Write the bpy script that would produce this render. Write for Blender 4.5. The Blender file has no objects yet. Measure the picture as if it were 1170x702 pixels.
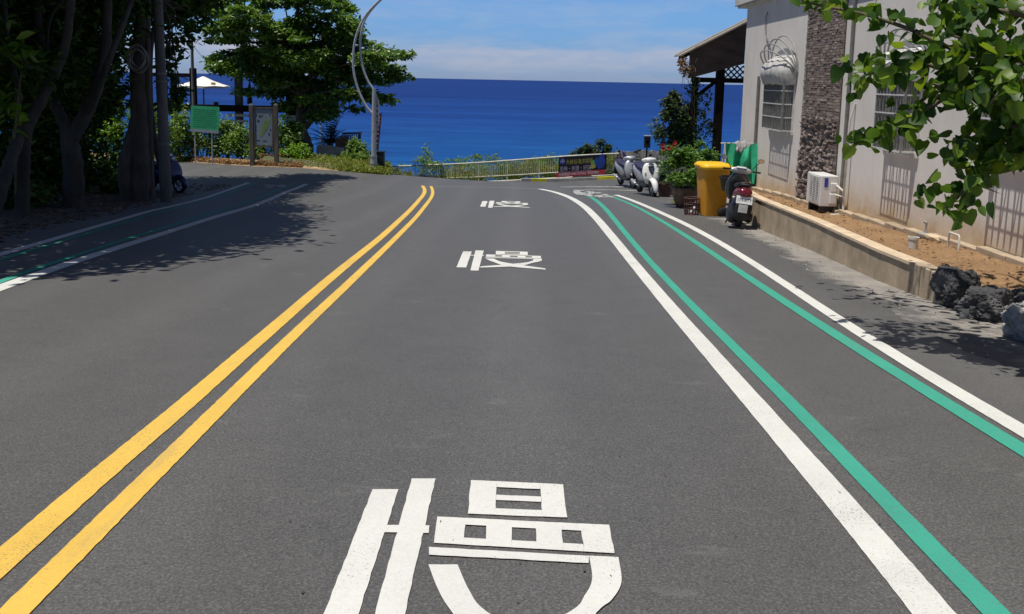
import bpy, bmesh, math, random
import numpy as np
from mathutils import Vector, Matrix, noise as mnoise
random.seed(7)
RS = np.random.RandomState(11)
scene = bpy.context.scene
COL = scene.collection
R = math.radians
def cl(t, a=0.0, b=1.0): return max(a, min(b, t))
def ss(t, a, b):
    t = cl((t - a) / (b - a)); return t * t * (3 - 2 * t)
def lerp(a, b, t): return a + (b - a) * t

# ------------------------------------------------------------------ camera
FPX, VP, W0, H0 = 975.0, 220.0, 1170.0, 702.0
PITCH, ROLL = math.atan((VP - 91.0) / FPX), R(1.2)
CAMP = Vector((0, 0, 1.5))
ROT = Matrix.Rotation(math.pi / 2 - PITCH, 3, 'X') @ Matrix.Rotation(ROLL, 3, 'Z')
cam = bpy.data.cameras.new('camera'); camo = bpy.data.objects.new('camera', cam); COL.objects.link(camo)
camo.matrix_world = Matrix.Translation(CAMP) @ ROT.to_4x4()
cam.sensor_width = 36; cam.lens = FPX / W0 * 36; cam.shift_y = -(H0 / 2 - VP) / W0
cam.clip_start = 0.05; cam.clip_end = 60000
scene.camera = camo

def ray(u, v): return ROT @ Vector(((u - W0 / 2) / FPX, (VP - v) / FPX, -1.0))
def at(u, v, y):
    d = ray(u, v); return CAMP + d * (y / d.y)
def onx(u, v, x):
    d = ray(u, v); return CAMP + d * (x / d.x)
# ------------------------------------------------------------------ ground shape
def G(x, y):
    z = -0.088 * y + (2e-4 * y * y if y > 0 else 0)
    z += 0.5 * ss(-x, 1, 10) * ss(y, 28, 38)
    z += 0.07 * max(0.0, min(x, 9) - 2) * ss(y, 31, 40)
    return z
def ground(u, v, dz=0.0):
    d = ray(u, v); d = d / d.y
    lo, hi = 1.0, 90.0
    y = 1.0; prev = None
    while y < 90:
        p = CAMP + d * y
        if p.z <= G(p.x, p.y) + dz: break
        y += 0.25
    lo, hi = y - 0.25, y
    for _ in range(24):
        m = (lo + hi) / 2; p = CAMP + d * m
        if p.z <= G(p.x, p.y) + dz: hi = m
        else: lo = m
    p = CAMP + d * hi
    return Vector((p.x, p.y, G(p.x, p.y) + dz))

EDGE = [ground(u, v) for u, v in ((150, 180), (200, 184), (262, 188.5), (303, 190.5), (365, 194), (410, 197.5), (440, 199), (500, 203.5), (560, 207), (640, 207.5), (690, 204.5), (716, 203))]
EDGE = [Vector((-40, 36, 0))] + EDGE + [Vector((12, EDGE[-1].y, 0))]
EDGE.sort(key=lambda p: p.x)
def E(x):
    for a, b in zip(EDGE, EDGE[1:]):
        if a.x <= x <= b.x: return lerp(a.y, b.y, (x - a.x) / max(1e-6, b.x - a.x))
    return EDGE[0].y if x < EDGE[0].x else EDGE[-1].y

# ------------------------------------------------------------------ tagging
def tag(o, label=None, cat=None, group=None, kind=None):
    if label: o['label'] = label
    if cat: o['category'] = cat
    if group: o['group'] = group
    if kind: o['kind'] = kind
    return o
def empty(name, loc, rz=0.0, label=None, cat=None, group=None, rx=0.0, ry=0.0):
    o = bpy.data.objects.new(name, None); COL.objects.link(o)
    o.location = loc; o.rotation_euler = (rx, ry, rz); o.empty_display_size = 0.1
    return tag(o, label, cat, group)

# ------------------------------------------------------------------ mesh builder
class MB:
    def __init__(s): s.v = []; s.f = []; s.m = []; s.mi = 0
    def add(s, vs, fs):
        b = len(s.v); s.v += [tuple(p) for p in vs]
        s.f += [tuple(i + b for i in f) for f in fs]; s.m += [s.mi] * len(fs); return s
    def box(s, a, b, M=None):
        x0, y0, z0 = a; x1, y1, z1 = b
        vs = [Vector(p) for p in ((x0, y0, z0), (x1, y0, z0), (x1, y1, z0), (x0, y1, z0), (x0, y0, z1), (x1, y0, z1), (x1, y1, z1), (x0, y1, z1))]
        if M is not None: vs = [M @ p for p in vs]
        return s.add(vs, [(0, 3, 2, 1), (4, 5, 6, 7), (0, 1, 5, 4), (1, 2, 6, 5), (2, 3, 7, 6), (3, 0, 4, 7)])
    def cbox(s, c, size, M=None):
        c = Vector(c); h = Vector(size) / 2
        return s.box(c - h, c + h, M)
    def ring_loft(s, rings, cap=True):
        n = len(rings[0]); b = len(s.v); fs = []
        vs = [p for r in rings for p in r]
        for i in range(len(rings) - 1):
            for j in range(n):
                k = (j + 1) % n
                fs.append((i * n + j, i * n + k, (i + 1) * n + k, (i + 1) * n + j))
        if cap:
            fs.append(tuple(range(n))[::-1]); fs.append(tuple((len(rings) - 1) * n + j for j in range(n)))
        return s.add(vs, fs)
    def tube(s, path, r, n=8, cap=True):
        path = [Vector(p) for p in path]
        rs = r if isinstance(r, (list, tuple)) else [r] * len(path)
        rings = []; ref = None
        for i, p in enumerate(path):
            t = (path[min(i + 1, len(path) - 1)] - path[max(i - 1, 0)]).normalized()
            if ref is None:
                ref = Vector((0, 0, 1)) if abs(t.z) < 0.9 else Vector((1, 0, 0))
            a = t.cross(ref)
            if a.length < 1e-4: a = t.cross(Vector((0.3, 0.8, 0.2)))
            a.normalize(); b2 = a.cross(t).normalized(); ref = b2
            rings.append([p + (a * math.cos(q) + b2 * math.sin(q)) * rs[i] for q in [2 * math.pi * k / n for k in range(n)]])
        return s.ring_loft(rings, cap)
    def prism(s, pts, off):           # closed polygon (Vectors) extruded by off
        n = len(pts); off = Vector(off); pts = [Vector(p) for p in pts]
        return s.add(pts + [p + off for p in pts], [tuple(range(n))[::-1], tuple(range(n, 2 * n))] + [(i, (i + 1) % n, (i + 1) % n + n, i + n) for i in range(n)])
    def lathe(s, prof, c=(0, 0, 0), n=20, M=None, cap=True):
        c = Vector(c); rings = []
        for r, z in prof:
            ring = [Vector((math.cos(2 * math.pi * k / n) * r, math.sin(2 * math.pi * k / n) * r, z)) for k in range(n)]
            rings.append([(M @ p if M is not None else p) + c for p in ring])
        return s.ring_loft(rings, cap)
    def build(s, name, mat, parent=None, smooth=False, bevel=0.0, loc=None):
        me = bpy.data.meshes.new(name); me.from_pydata(s.v, [], s.f); me.validate()
        mats = mat if isinstance(mat, (list, tuple)) else [mat]
        for m in mats: me.materials.append(m)
        if len(mats) > 1 and len(me.polygons) == len(s.m): me.polygons.foreach_set('material_index', s.m)
        if smooth:
            bm = bmesh.new(); bm.from_mesh(me); bmesh.ops.recalc_face_normals(bm, faces=bm.faces); bm.to_mesh(me); bm.free()
            me.polygons.foreach_set('use_smooth', [True] * len(me.polygons))
            if hasattr(me, 'set_sharp_from_angle'): me.set_sharp_from_angle(angle=R(62))
        me.update()
        o = bpy.data.objects.new(name, me); COL.objects.link(o)
        if parent is not None: o.parent = parent
        if loc is not None: o.location = loc
        if bevel > 0:
            b = o.modifiers.new('bevel', 'BEVEL'); b.width = bevel; b.segments = 2; b.limit_method = 'ANGLE'; b.angle_limit = R(40)
        return o
def ring(c, ax, ay, rx, ry, n=16, p=2.6):
    c = Vector(c); ax = Vector(ax); ay = Vector(ay); out = []
    for k in range(n):
        t = 2 * math.pi * k / n; ct, st = math.cos(t), math.sin(t)
        out.append(c + ax * (rx * math.copysign(abs(ct) ** (2 / p), ct)) + ay * (ry * math.copysign(abs(st) ** (2 / p), st)))
    return out
X, Y, Z = Vector((1, 0, 0)), Vector((0, 1, 0)), Vector((0, 0, 1))

# ------------------------------------------------------------------ materials
def nmat(name):
    m = bpy.data.materials.new(name); m.use_nodes = True
    nt = m.node_tree; b = nt.nodes['Principled BSDF']
    return m, nt, b
def link(nt, a, b): nt.links.new(a, b)
def noise_node(nt, scale, detail=4, rough=0.55, vec=None, coord='Object', sc=(1, 1, 1)):
    if vec is None:
        tc = nt.nodes.new('ShaderNodeTexCoord'); mp = nt.nodes.new('ShaderNodeMapping'); mp.inputs['Scale'].default_value = sc
        link(nt, tc.outputs[coord], mp.inputs[0]); vec = mp.outputs[0]
    n = nt.nodes.new('ShaderNodeTexNoise'); n.inputs['Scale'].default_value = scale; n.inputs['Detail'].default_value = detail
    n.inputs['Roughness'].default_value = rough; link(nt, vec, n.inputs['Vector']); return n
def ramp(nt, fac, stops):
    r = nt.nodes.new('ShaderNodeValToRGB'); e = r.color_ramp.elements
    while len(e) < len(stops): e.new(0.5)
    for i, (p, c) in enumerate(stops): e[i].position = p; e[i].color = (c[0], c[1], c[2], 1)
    link(nt, fac, r.inputs[0]); return r
def mix(nt, fac, a, b, mode='MIX'):
    m = nt.nodes.new('ShaderNodeMix'); m.data_type = 'RGBA'; m.blend_type = mode
    for sock, val in ((m.inputs[0], fac), (m.inputs[6], a), (m.inputs[7], b)):
        if hasattr(val, 'is_output'): link(nt, val, sock)
        elif isinstance(val, (int, float)): sock.default_value = val
        else: sock.default_value = (val[0], val[1], val[2], 1)
    return m.outputs[2]
def bump(nt, b, h, strength=0.3, dist=0.01):
    n = nt.nodes.new('ShaderNodeBump'); n.inputs['Strength'].default_value = strength; n.inputs['Distance'].default_value = dist
    link(nt, h, n.inputs['Height']); link(nt, n.outputs[0], b.inputs['Normal']); return n
def simple(name, c, rough=0.5, var=0.25, scale=6.0, metal=0.0, bmp=0.0, bscale=40, spec=0.5, sc=(1, 1, 1), coat=0.0, dirt=None):
    m, nt, b = nmat(name)
    n = noise_node(nt, scale, 5, 0.6, sc=sc)
    lo = [x * (1 - var) for x in c]; hi = [min(1, x * (1 + var)) for x in c]
    r = ramp(nt, n.outputs[0], [(0.3, lo), (0.7, hi)])
    colr = r.outputs[0]
    if dirt:
        n2 = noise_node(nt, dirt[1], 6, 0.7)
        f = ramp(nt, n2.outputs[0], [(0.5, (0, 0, 0)), (0.72, (dirt[2],) * 3)])
        colr = mix(nt, f.outputs[0], colr, dirt[0])
    link(nt, colr, b.inputs['Base Color'])
    b.inputs['Roughness'].default_value = rough; b.inputs['Metallic'].default_value = metal
    b.inputs['Specular IOR Level'].default_value = spec
    if coat: b.inputs['Coat Weight'].default_value = coat; b.inputs['Coat Roughness'].default_value = 0.08
    if bmp:
        n3 = noise_node(nt, bscale, 4, 0.6); bump(nt, b, n3.outputs[0], bmp, 0.01)
    return m
def leafmat(name, cols, rough=0.45, trans=0.25, spec=0.4):
    m, nt, b = nmat(name)
    g = nt.nodes.new('ShaderNodeNewGeometry')
    r = ramp(nt, g.outputs['Random Per Island'], [(i / (len(cols) - 1), c) for i, c in enumerate(cols)])
    link(nt, r.outputs[0], b.inputs['Base Color']); b.inputs['Roughness'].default_value = rough
    b.inputs['Specular IOR Level'].default_value = spec
    t = nt.nodes.new('ShaderNodeBsdfTranslucent')
    hs = nt.nodes.new('ShaderNodeHueSaturation'); hs.inputs['Value'].default_value = 1.7; hs.inputs['Saturation'].default_value = 1.1; hs.inputs['Hue'].default_value = 0.485
    link(nt, r.outputs[0], hs.inputs['Color']); link(nt, hs.outputs[0], t.inputs[0])
    ms = nt.nodes.new('ShaderNodeMixShader'); ms.inputs[0].default_value = trans
    link(nt, b.outputs[0], ms.inputs[1]); link(nt, t.outputs[0], ms.inputs[2])
    link(nt, ms.outputs[0], nt.nodes['Material Output'].inputs['Surface'])
    return m

def mk_asphalt():
    m, nt, b = nmat('asphalt')
    big = noise_node(nt, 0.35, 5, 0.6, sc=(1, 0.35, 1))
    base = ramp(nt, big.outputs[0], [(0.3, (0.058, 0.0575, 0.0525)), (0.7, (0.092, 0.089, 0.082))])
    mid = noise_node(nt, 3.0, 6, 0.65)
    c1 = mix(nt, 0.55, base.outputs[0], ramp(nt, mid.outputs[0], [(0.35, (0.050, 0.049, 0.045)), (0.7, (0.102, 0.098, 0.090))]).outputs[0])
    fine = noise_node(nt, 95, 4, 0.75)
    c2 = mix(nt, 0.62, c1, ramp(nt, fine.outputs[0], [(0.32, (0.018, 0.018, 0.017)), (0.5, (0.082, 0.080, 0.075)), (0.70, (0.22, 0.213, 0.195))]).outputs[0])
    # small pale specks and scuffs
    vo = noise_node(nt, 46, 2, 0.5)
    spk = ramp(nt, vo.outputs[0], [(0.74, (0, 0, 0)), (0.8, (0.5, 0.5, 0.5))])
    c3 = mix(nt, spk.outputs[0], c2, (0.30, 0.29, 0.27))
    sc = noise_node(nt, 1.7, 7, 0.72, sc=(1, 2.2, 1))
    scf = ramp(nt, sc.outputs[0], [(0.61, (0, 0, 0)), (0.74, (0.42, 0.42, 0.42))])
    c4 = mix(nt, scf.outputs[0], c3, (0.20, 0.195, 0.18))
    dk = noise_node(nt, 4.2, 6, 0.7, sc=(1, 1.8, 1))
    dkf = ramp(nt, dk.outputs[0], [(0.67, (0, 0, 0)), (0.74, (0.5, 0.5, 0.5))])
    c5 = mix(nt, dkf.outputs[0], c4, (0.032, 0.031, 0.03))
    tc = nt.nodes.new('ShaderNodeTexCoord'); sp = nt.nodes.new('ShaderNodeSeparateXYZ'); link(nt, tc.outputs['Object'], sp.inputs[0])
    wn = noise_node(nt, 0.25, 3, 0.5)
    wa = nt.nodes.new('ShaderNodeMath'); wa.operation = 'MULTIPLY_ADD'; wa.inputs[1].default_value = 0.7; link(nt, wn.outputs[0], wa.inputs[0]); link(nt, sp.outputs['X'], wa.inputs[2])
    sn = nt.nodes.new('ShaderNodeMath'); sn.operation = 'SINE'; m2 = nt.nodes.new('ShaderNodeMath'); m2.operation = 'MULTIPLY'; m2.inputs[1].default_value = 3.9; link(nt, wa.outputs[0], m2.inputs[0]); link(nt, m2.outputs[0], sn.inputs[0])
    tr = ramp(nt, sn.outputs[0], [(0.0, (0.97, 0.97, 0.97)), (1.0, (1.10, 1.10, 1.10))])
    c6 = mix(nt, 1.0, c5, tr.outputs[0], 'MULTIPLY')
    vd = nt.nodes.new('ShaderNodeTexVoronoi'); vd.feature = 'DISTANCE_TO_EDGE'; vd.inputs['Scale'].default_value = 0.42
    dn = noise_node(nt, 2.5, 5, 0.6); dv = nt.nodes.new('ShaderNodeVectorMath'); dv.operation = 'MULTIPLY_ADD'; dv.inputs[1].default_value = (0.5, 0.5, 0.0); link(nt, dn.outputs[1], dv.inputs[0]); link(nt, tc.outputs['Object'], dv.inputs[2]); link(nt, dv.outputs[0], vd.inputs['Vector'])
    cr = ramp(nt, vd.outputs['Distance'], [(0.0, (0.55,) * 3), (0.006, (0, 0, 0))])
    cn = noise_node(nt, 0.22, 3, 0.5); cf = ramp(nt, cn.outputs[0], [(0.54, (0, 0, 0)), (0.62, (1, 1, 1))])
    cm2 = nt.nodes.new('ShaderNodeMath'); cm2.operation = 'MULTIPLY'; link(nt, cr.outputs[0], cm2.inputs[0]); link(nt, cf.outputs[0], cm2.inputs[1])
    c7 = mix(nt, cm2.outputs[0], c6, (0.03, 0.029, 0.028))
    link(nt, c7, b.inputs['Base Color']); b.inputs['Roughness'].default_value = 0.62; b.inputs['Specular IOR Level'].default_value = 0.55; b.inputs['Sheen Weight'].default_value = 0.06; b.inputs['Sheen Roughness'].default_value = 0.6
    bump(nt, b, fine.outputs[0], 0.5, 0.006)
    return m
def mk_paint(name, c, wear=0.55):
    m, nt, b = nmat(name)
    n = noise_node(nt, 2.0, 6, 0.65)
    c0 = ramp(nt, n.outputs[0], [(0.3, [x * 0.86 for x in c]), (0.7, c)])
    f = noise_node(nt, 60, 3, 0.65)
    c1 = mix(nt, 0.22, c0.outputs[0], ramp(nt, f.outputs[0], [(0.3, [x * 0.6 for x in c]), (0.65, c)]).outputs[0])
    w = noise_node(nt, 9, 8, 0.75)
    wf = ramp(nt, w.outputs[0], [(0.66, (0, 0, 0)), (0.72, (wear,) * 3)])
    c2 = mix(nt, wf.outputs[0], c1, (0.13, 0.125, 0.115))
    g1 = noise_node(nt, 120, 2, 0.6); g2 = noise_node(nt, 0.9, 5, 0.65)
    gm = nt.nodes.new('ShaderNodeMath'); gm.operation = 'MULTIPLY_ADD'; gm.inputs[1].default_value = 0.55; link(nt, g2.outputs[0], gm.inputs[0]); link(nt, g1.outputs[0], gm.inputs[2])
    gf = ramp(nt, gm.outputs[0], [(0.90, (0, 0, 0)), (1.02, (0.7,) * 3)]); c2 = mix(nt, gf.outputs[0], c2, (0.12, 0.115, 0.105))
    tm = noise_node(nt, 1.6, 6, 0.7, sc=(3.5, 0.5, 1)); tf = ramp(nt, tm.outputs[0], [(0.58, (0, 0, 0)), (0.72, (0.22,) * 3)]); c2 = mix(nt, tf.outputs[0], c2, (0.2, 0.19, 0.175))
    d = noise_node(nt, 1.1, 6, 0.7)
    df = ramp(nt, d.outputs[0], [(0.55, (0, 0, 0)), (0.8, (0.35,) * 3)])
    c3 = mix(nt, df.outputs[0], c2, [x * 0.55 for x in c])
    link(nt, c3, b.inputs['Base Color']); b.inputs['Roughness'].default_value = 0.7
    bump(nt, b, f.outputs[0], 0.35, 0.004)
    return m
def mk_sea():
    m, nt, b = nmat('sea_water')
    tc = nt.nodes.new('ShaderNodeTexCoord'); sp = nt.nodes.new('ShaderNodeSeparateXYZ'); link(nt, tc.outputs['Object'], sp.inputs[0])
    # depth colour: shallow near the shore, deep out at sea
    mr = nt.nodes.new('ShaderNodeMapRange'); mr.inputs['From Min'].default_value = 150; mr.inputs['From Max'].default_value = 1500
    link(nt, sp.outputs['Y'], mr.inputs['Value'])
    dep = ramp(nt, mr.outputs[0], [(0.0, (0.011, 0.11, 0.29)), (0.12, (0.010, 0.078, 0.27)), (0.35, (0.009, 0.050, 0.225)), (1.0, (0.009, 0.036, 0.175))])
    n1 = noise_node(nt, 0.004, 6, 0.65, sc=(0.35, 1.6, 1)); n2 = noise_node(nt, 0.05, 8, 0.75, sc=(0.5, 1.3, 1))
    v1 = ramp(nt, n1.outputs[0], [(0.38, (0.72, 0.76, 0.83)), (0.62, (1.10, 1.11, 1.06))])
    v2 = ramp(nt, n2.outputs[0], [(0.32, (0.64, 0.70, 0.78)), (0.68, (1.26, 1.26, 1.15))])
    c = mix(nt, 1.0, dep.outputs[0], v1.outputs[0], 'MULTIPLY'); c = mix(nt, 1.0, c, v2.outputs[0], 'MULTIPLY')
    wc = noise_node(nt, 0.11, 5, 0.75, sc=(0.45, 1.0, 1))
    wf = ramp(nt, wc.outputs[0], [(0.735, (0, 0, 0)), (0.77, (0.6,) * 3)])
    c = mix(nt, wf.outputs[0], c, (0.5, 0.58, 0.65))
    link(nt, c, b.inputs['Base Color']); b.inputs['Roughness'].default_value = 0.55; b.inputs['IOR'].default_value = 1.33
    b.inputs['Specular IOR Level'].default_value = 0.12
    n3 = noise_node(nt, 0.35, 6, 0.7, sc=(0.5, 1.0, 1)); bump(nt, b, n3.outputs[0], 0.6, 0.8)
    return m
def mk_wallpaint():
    m, nt, b = nmat('wall_render')
    n = noise_node(nt, 1.2, 6, 0.6); c0 = ramp(nt, n.outputs[0], [(0.3, (0.69, 0.645, 0.59)), (0.7, (0.79, 0.745, 0.69))])
    # rain streaks running down the wall
    st = noise_node(nt, 3.0, 5, 0.6, sc=(1, 1.1, 0.12)); sf = ramp(nt, st.outputs[0], [(0.5, (0, 0, 0)), (0.75, (0.25,) * 3)])
    c1 = mix(nt, sf.outputs[0], c0.outputs[0], (0.45, 0.425, 0.395))
    # soil splashed up along the foot of the wall (height measured above the sloping bed)
    g = nt.nodes.new('ShaderNodeNewGeometry'); sp = nt.nodes.new('ShaderNodeSeparateXYZ'); link(nt, g.outputs['Position'], sp.inputs[0])
    ma = nt.nodes.new('ShaderNodeMath'); ma.operation = 'MULTIPLY_ADD'; ma.inputs[1].default_value = 0.049; ma.inputs[2].default_value = 0.03; link(nt, sp.outputs['Y'], ma.inputs[0])
    hh = nt.nodes.new('ShaderNodeMath'); hh.operation = 'ADD'; link(nt, ma.outputs[0], hh.inputs[0]); link(nt, sp.outputs['Z'], hh.inputs[1])
    n2 = noise_node(nt, 2.2, 6, 0.7); n2m = nt.nodes.new('ShaderNodeMath'); n2m.operation = 'MULTIPLY_ADD'; n2m.inputs[1].default_value = -0.9; n2m.inputs[2].default_value = 0.45
    link(nt, n2.outputs[0], n2m.inputs[0]); ad = nt.nodes.new('ShaderNodeMath'); ad.operation = 'ADD'; link(nt, hh.outputs[0], ad.inputs[0]); link(nt, n2m.outputs[0], ad.inputs[1])
    df = ramp(nt, ad.outputs[0], [(0.03, (0.9,) * 3), (0.18, (0.6,) * 3), (0.40, (0.25,) * 3), (0.75, (0, 0, 0))])
    c2 = mix(nt, df.outputs[0], c1, (0.50, 0.34, 0.16))
    link(nt, c2, b.inputs['Base Color']); b.inputs['Roughness'].default_value = 0.85
    n3 = noise_node(nt, 50, 4, 0.6); bump(nt, b, n3.outputs[0], 0.15, 0.006)
    return m
def mk_soil():
    m, nt, b = nmat('bare_soil')
    n = noise_node(nt, 1.6, 7, 0.7); c = ramp(nt, n.outputs[0], [(0.3, (0.18, 0.092, 0.038)), (0.5, (0.29, 0.16, 0.068)), (0.7, (0.39, 0.24, 0.115))])
    f = noise_node(nt, 30, 5, 0.7); c2 = mix(nt, 0.45, c.outputs[0], ramp(nt, f.outputs[0], [(0.32, (0.11, 0.06, 0.03)), (0.66, (0.46, 0.30, 0.15))]).outputs[0])
    link(nt, c2, b.inputs['Base Color']); b.inputs['Roughness'].default_value = 0.95; bump(nt, b, f.outputs[0], 0.9, 0.03)
    return m
M = {}
M['asphalt'] = mk_asphalt()
M['white'] = mk_paint('white_line_paint', (0.70, 0.70, 0.645), 0.6)
M['yellow'] = mk_paint('yellow_line_paint', (0.78, 0.50, 0.085), 0.5)
M['green'] = mk_paint('green_line_paint', (0.045, 0.36, 0.25), 0.45)
M['faded'] = mk_paint('faded_white_paint', (0.42, 0.42, 0.40), 0.9)
M['sea'] = mk_sea()
M['wall'] = mk_wallpaint()
M['soil'] = mk_soil()
M['dirt'] = simple('leaf_litter_dirt', (0.085, 0.062, 0.042), 0.95, 0.55, 3.0, bmp=0.8, bscale=25, dirt=((0.30, 0.2, 0.1), 9, 0.7))
M['verge'] = simple('dry_verge', (0.34, 0.24, 0.13), 0.95, 0.5, 4.0, bmp=0.8, bscale=30, dirt=((0.08, 0.09, 0.03), 3, 0.8))
M['slope'] = simple('grassy_slope', (0.075, 0.085, 0.03), 0.95, 0.5, 1.6, bmp=0.8, bscale=10, dirt=((0.16, 0.14, 0.07), 0.9, 0.7))
M['gutter'] = simple('dusty_concrete', (0.215, 0.20, 0.18), 0.9, 0.35, 2.4, bmp=0.5, bscale=45, dirt=((0.36, 0.30, 0.22), 1.3, 0.8))
def mk_gutter():
    m, nt, b = nmat('dusty_gutter')
    n = noise_node(nt, 2.4, 6, 0.65); c = ramp(nt, n.outputs[0], [(0.3, (0.19, 0.178, 0.158)), (0.55, (0.31, 0.285, 0.25)), (0.75, (0.44, 0.385, 0.30))])
    f = noise_node(nt, 70, 3, 0.7); c1 = mix(nt, 0.35, c.outputs[0], ramp(nt, f.outputs[0], [(0.3, (0.07, 0.065, 0.06)), (0.7, (0.36, 0.33, 0.29))]).outputs[0])
    at_ = nt.nodes.new('ShaderNodeAttribute'); at_.attribute_name = 'dust_mix'
    n2 = noise_node(nt, 3.2, 8, 0.72); n3 = noise_node(nt, 1.0, 4, 0.6)
    a1 = nt.nodes.new('ShaderNodeMath'); a1.operation = 'MULTIPLY_ADD'; a1.inputs[1].default_value = 1.5; link(nt, n2.outputs[0], a1.inputs[0]); link(nt, at_.outputs['Fac'], a1.inputs[2])
    a2 = nt.nodes.new('ShaderNodeMath'); a2.operation = 'MULTIPLY_ADD'; a2.inputs[1].default_value = 0.8; link(nt, n3.outputs[0], a2.inputs[0]); link(nt, a1.outputs[0], a2.inputs[2])
    fac = nt.nodes.new('ShaderNodeMapRange'); fac.inputs['From Min'].default_value = 1.25; fac.inputs['From Max'].default_value = 1.62; link(nt, a2.outputs[0], fac.inputs['Value'])
    fine = noise_node(nt, 130, 3, 0.7); asp = mix(nt, 0.6, (0.082, 0.080, 0.076), ramp(nt, fine.outputs[0], [(0.3, (0.028, 0.027, 0.026)), (0.5, (0.086, 0.084, 0.080)), (0.72, (0.20, 0.195, 0.185))]).outputs[0])
    link(nt, mix(nt, fac.outputs[0], asp, c1), b.inputs['Base Color']); b.inputs['Roughness'].default_value = 0.9; bump(nt, b, f.outputs[0], 0.5, 0.008)
    return m
M['gutter'] = mk_gutter()
M['concrete'] = simple('tan_concrete', (0.40, 0.315, 0.215), 0.9, 0.25, 3.0, bmp=0.4, bscale=60, dirt=((0.2, 0.16, 0.11), 2.0, 0.6))
M['concrete_top'] = simple('pale_concrete_cap', (0.60, 0.47, 0.32), 0.9, 0.2, 4.0, bmp=0.4, bscale=60)
M['greyconc'] = simple('grey_concrete', (0.33, 0.32, 0.30), 0.9, 0.3, 2.0, bmp=0.4, bscale=30, dirt=((0.12, 0.12, 0.1), 1.5, 0.7))
M['stonewall'] = simple('grey_stone', (0.20, 0.195, 0.185), 0.95, 0.5, 3.0, bmp=0.9, bscale=6, dirt=((0.07, 0.07, 0.065), 2.0, 0.8))
M['ledge'] = None
def mk_ledge():
    m, nt, b = nmat('split_stone')
    g = nt.nodes.new('ShaderNodeNewGeometry')
    r = ramp(nt, g.outputs['Random Per Island'], [(0, (0.17, 0.132, 0.112)), (0.5, (0.24, 0.19, 0.165)), (0.85, (0.32, 0.258, 0.226)), (1, (0.42, 0.35, 0.31))])
    n = noise_node(nt, 20, 5, 0.7); c = mix(nt, 0.6, r.outputs[0], ramp(nt, n.outputs[0], [(0.3, (0.5, 0.5, 0.5)), (0.7, (1.4, 1.35, 1.3))]).outputs[0], 'MULTIPLY')
    link(nt, c, b.inputs['Base Color']); b.inputs['Roughness'].default_value = 0.85; bump(nt, b, n.outputs[0], 0.8, 0.02); return m
M['ledge'] = mk_ledge()
M['bark'] = simple('pale_bark', (0.055, 0.048, 0.040), 0.95, 0.45, 5, bmp=0.8, bscale=18, sc=(1, 1, 0.35), dirt=((0.07, 0.065, 0.055), 4, 0.7))
M['darkbark'] = simple('dark_bark', (0.09, 0.075, 0.06), 0.95, 0.45, 5, bmp=0.8, bscale=18, sc=(1, 1, 0.35))
M['twig'] = simple('twig_bark', (0.13, 0.10, 0.06), 0.9, 0.3, 8)
M['pole'] = simple('weathered_pole', (0.13, 0.122, 0.112), 0.9, 0.3, 4, bmp=0.3, sc=(1, 1, 0.2), dirt=((0.08, 0.08, 0.075), 3, 0.6))
M['galv'] = simple('galvanised_steel', (0.46, 0.47, 0.48), 0.5, 0.15, 8, metal=0.35, dirt=((0.22, 0.21, 0.2), 5, 0.5))
M['darkwood'] = simple('dark_stained_wood', (0.014, 0.010, 0.008), 0.8, 0.45, 6, bmp=0.4, sc=(1, 1, 0.15), spec=0.1)
M['purlinwood'] = simple('brown_board', (0.085, 0.055, 0.042), 0.8, 0.4, 5, bmp=0.4, sc=(0.3, 1, 1))
M['postwood'] = simple('grey_brown_post', (0.10, 0.085, 0.07), 0.85, 0.4, 6, bmp=0.4, sc=(1, 1, 0.15))
M['fence'] = simple('cream_fence_paint', (0.60, 0.59, 0.50), 0.6, 0.2, 5, dirt=((0.3, 0.26, 0.15), 8, 0.5))
M['black'] = simple('black_plastic', (0.014, 0.014, 0.015), 0.45, 0.25, 10)
M['rubber'] = simple('tyre_rubber', (0.018, 0.018, 0.018), 0.85, 0.3, 20, bmp=0.3)
M['whitepaint'] = simple('white_body_paint', (0.78, 0.78, 0.75), 0.25, 0.06, 4, coat=0.5, dirt=((0.45, 0.42, 0.36), 7, 0.35))
M['hoop'] = simple('dull_grey_tube', (0.30, 0.30, 0.30), 0.5, 0.25, 8)
M['bardark'] = simple('dark_grille_bar', (0.20, 0.195, 0.18), 0.6, 0.3, 8)
M['silver'] = simple('silver_paint', (0.45, 0.46, 0.48), 0.35, 0.1, 4, metal=0.4)
M['redpaint'] = simple('dark_red_plastic', (0.15, 0.006, 0.014), 0.25, 0.2, 5, coat=0.5)
M['greybody'] = simple('graphite_paint', (0.06, 0.063, 0.067), 0.35, 0.2, 5, coat=0.3, dirt=((0.14, 0.13, 0.11), 8, 0.4))
M['navy'] = simple('navy_paint', (0.018, 0.024, 0.085), 0.35, 0.25, 5, coat=0.3)
M['seat'] = simple('seat_vinyl', (0.02, 0.02, 0.024), 0.6, 0.3, 12, bmp=0.2)
M['navyseat'] = simple('navy_seat_vinyl', (0.02, 0.022, 0.06), 0.6, 0.3, 12, bmp=0.2)
M['chrome'] = simple('worn_chrome', (0.6, 0.6, 0.6), 0.2, 0.05, 10, metal=1.0)
M['glass'] = simple('lamp_glass', (0.55, 0.57, 0.58), 0.08, 0.05, 5, spec=0.9)
M['mirror'] = simple('mirror_glass', (0.7, 0.7, 0.7), 0.05, 0.02, 5, metal=1.0)
M['plate'] = simple('plate_white', (0.80, 0.80, 0.78), 0.45, 0.06, 10)
M['flap'] = simple('pale_grey_flap', (0.46, 0.45, 0.42), 0.6, 0.15, 14)
M['ink'] = simple('black_ink', (0.02, 0.02, 0.025), 0.6, 0.1, 10)
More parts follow.
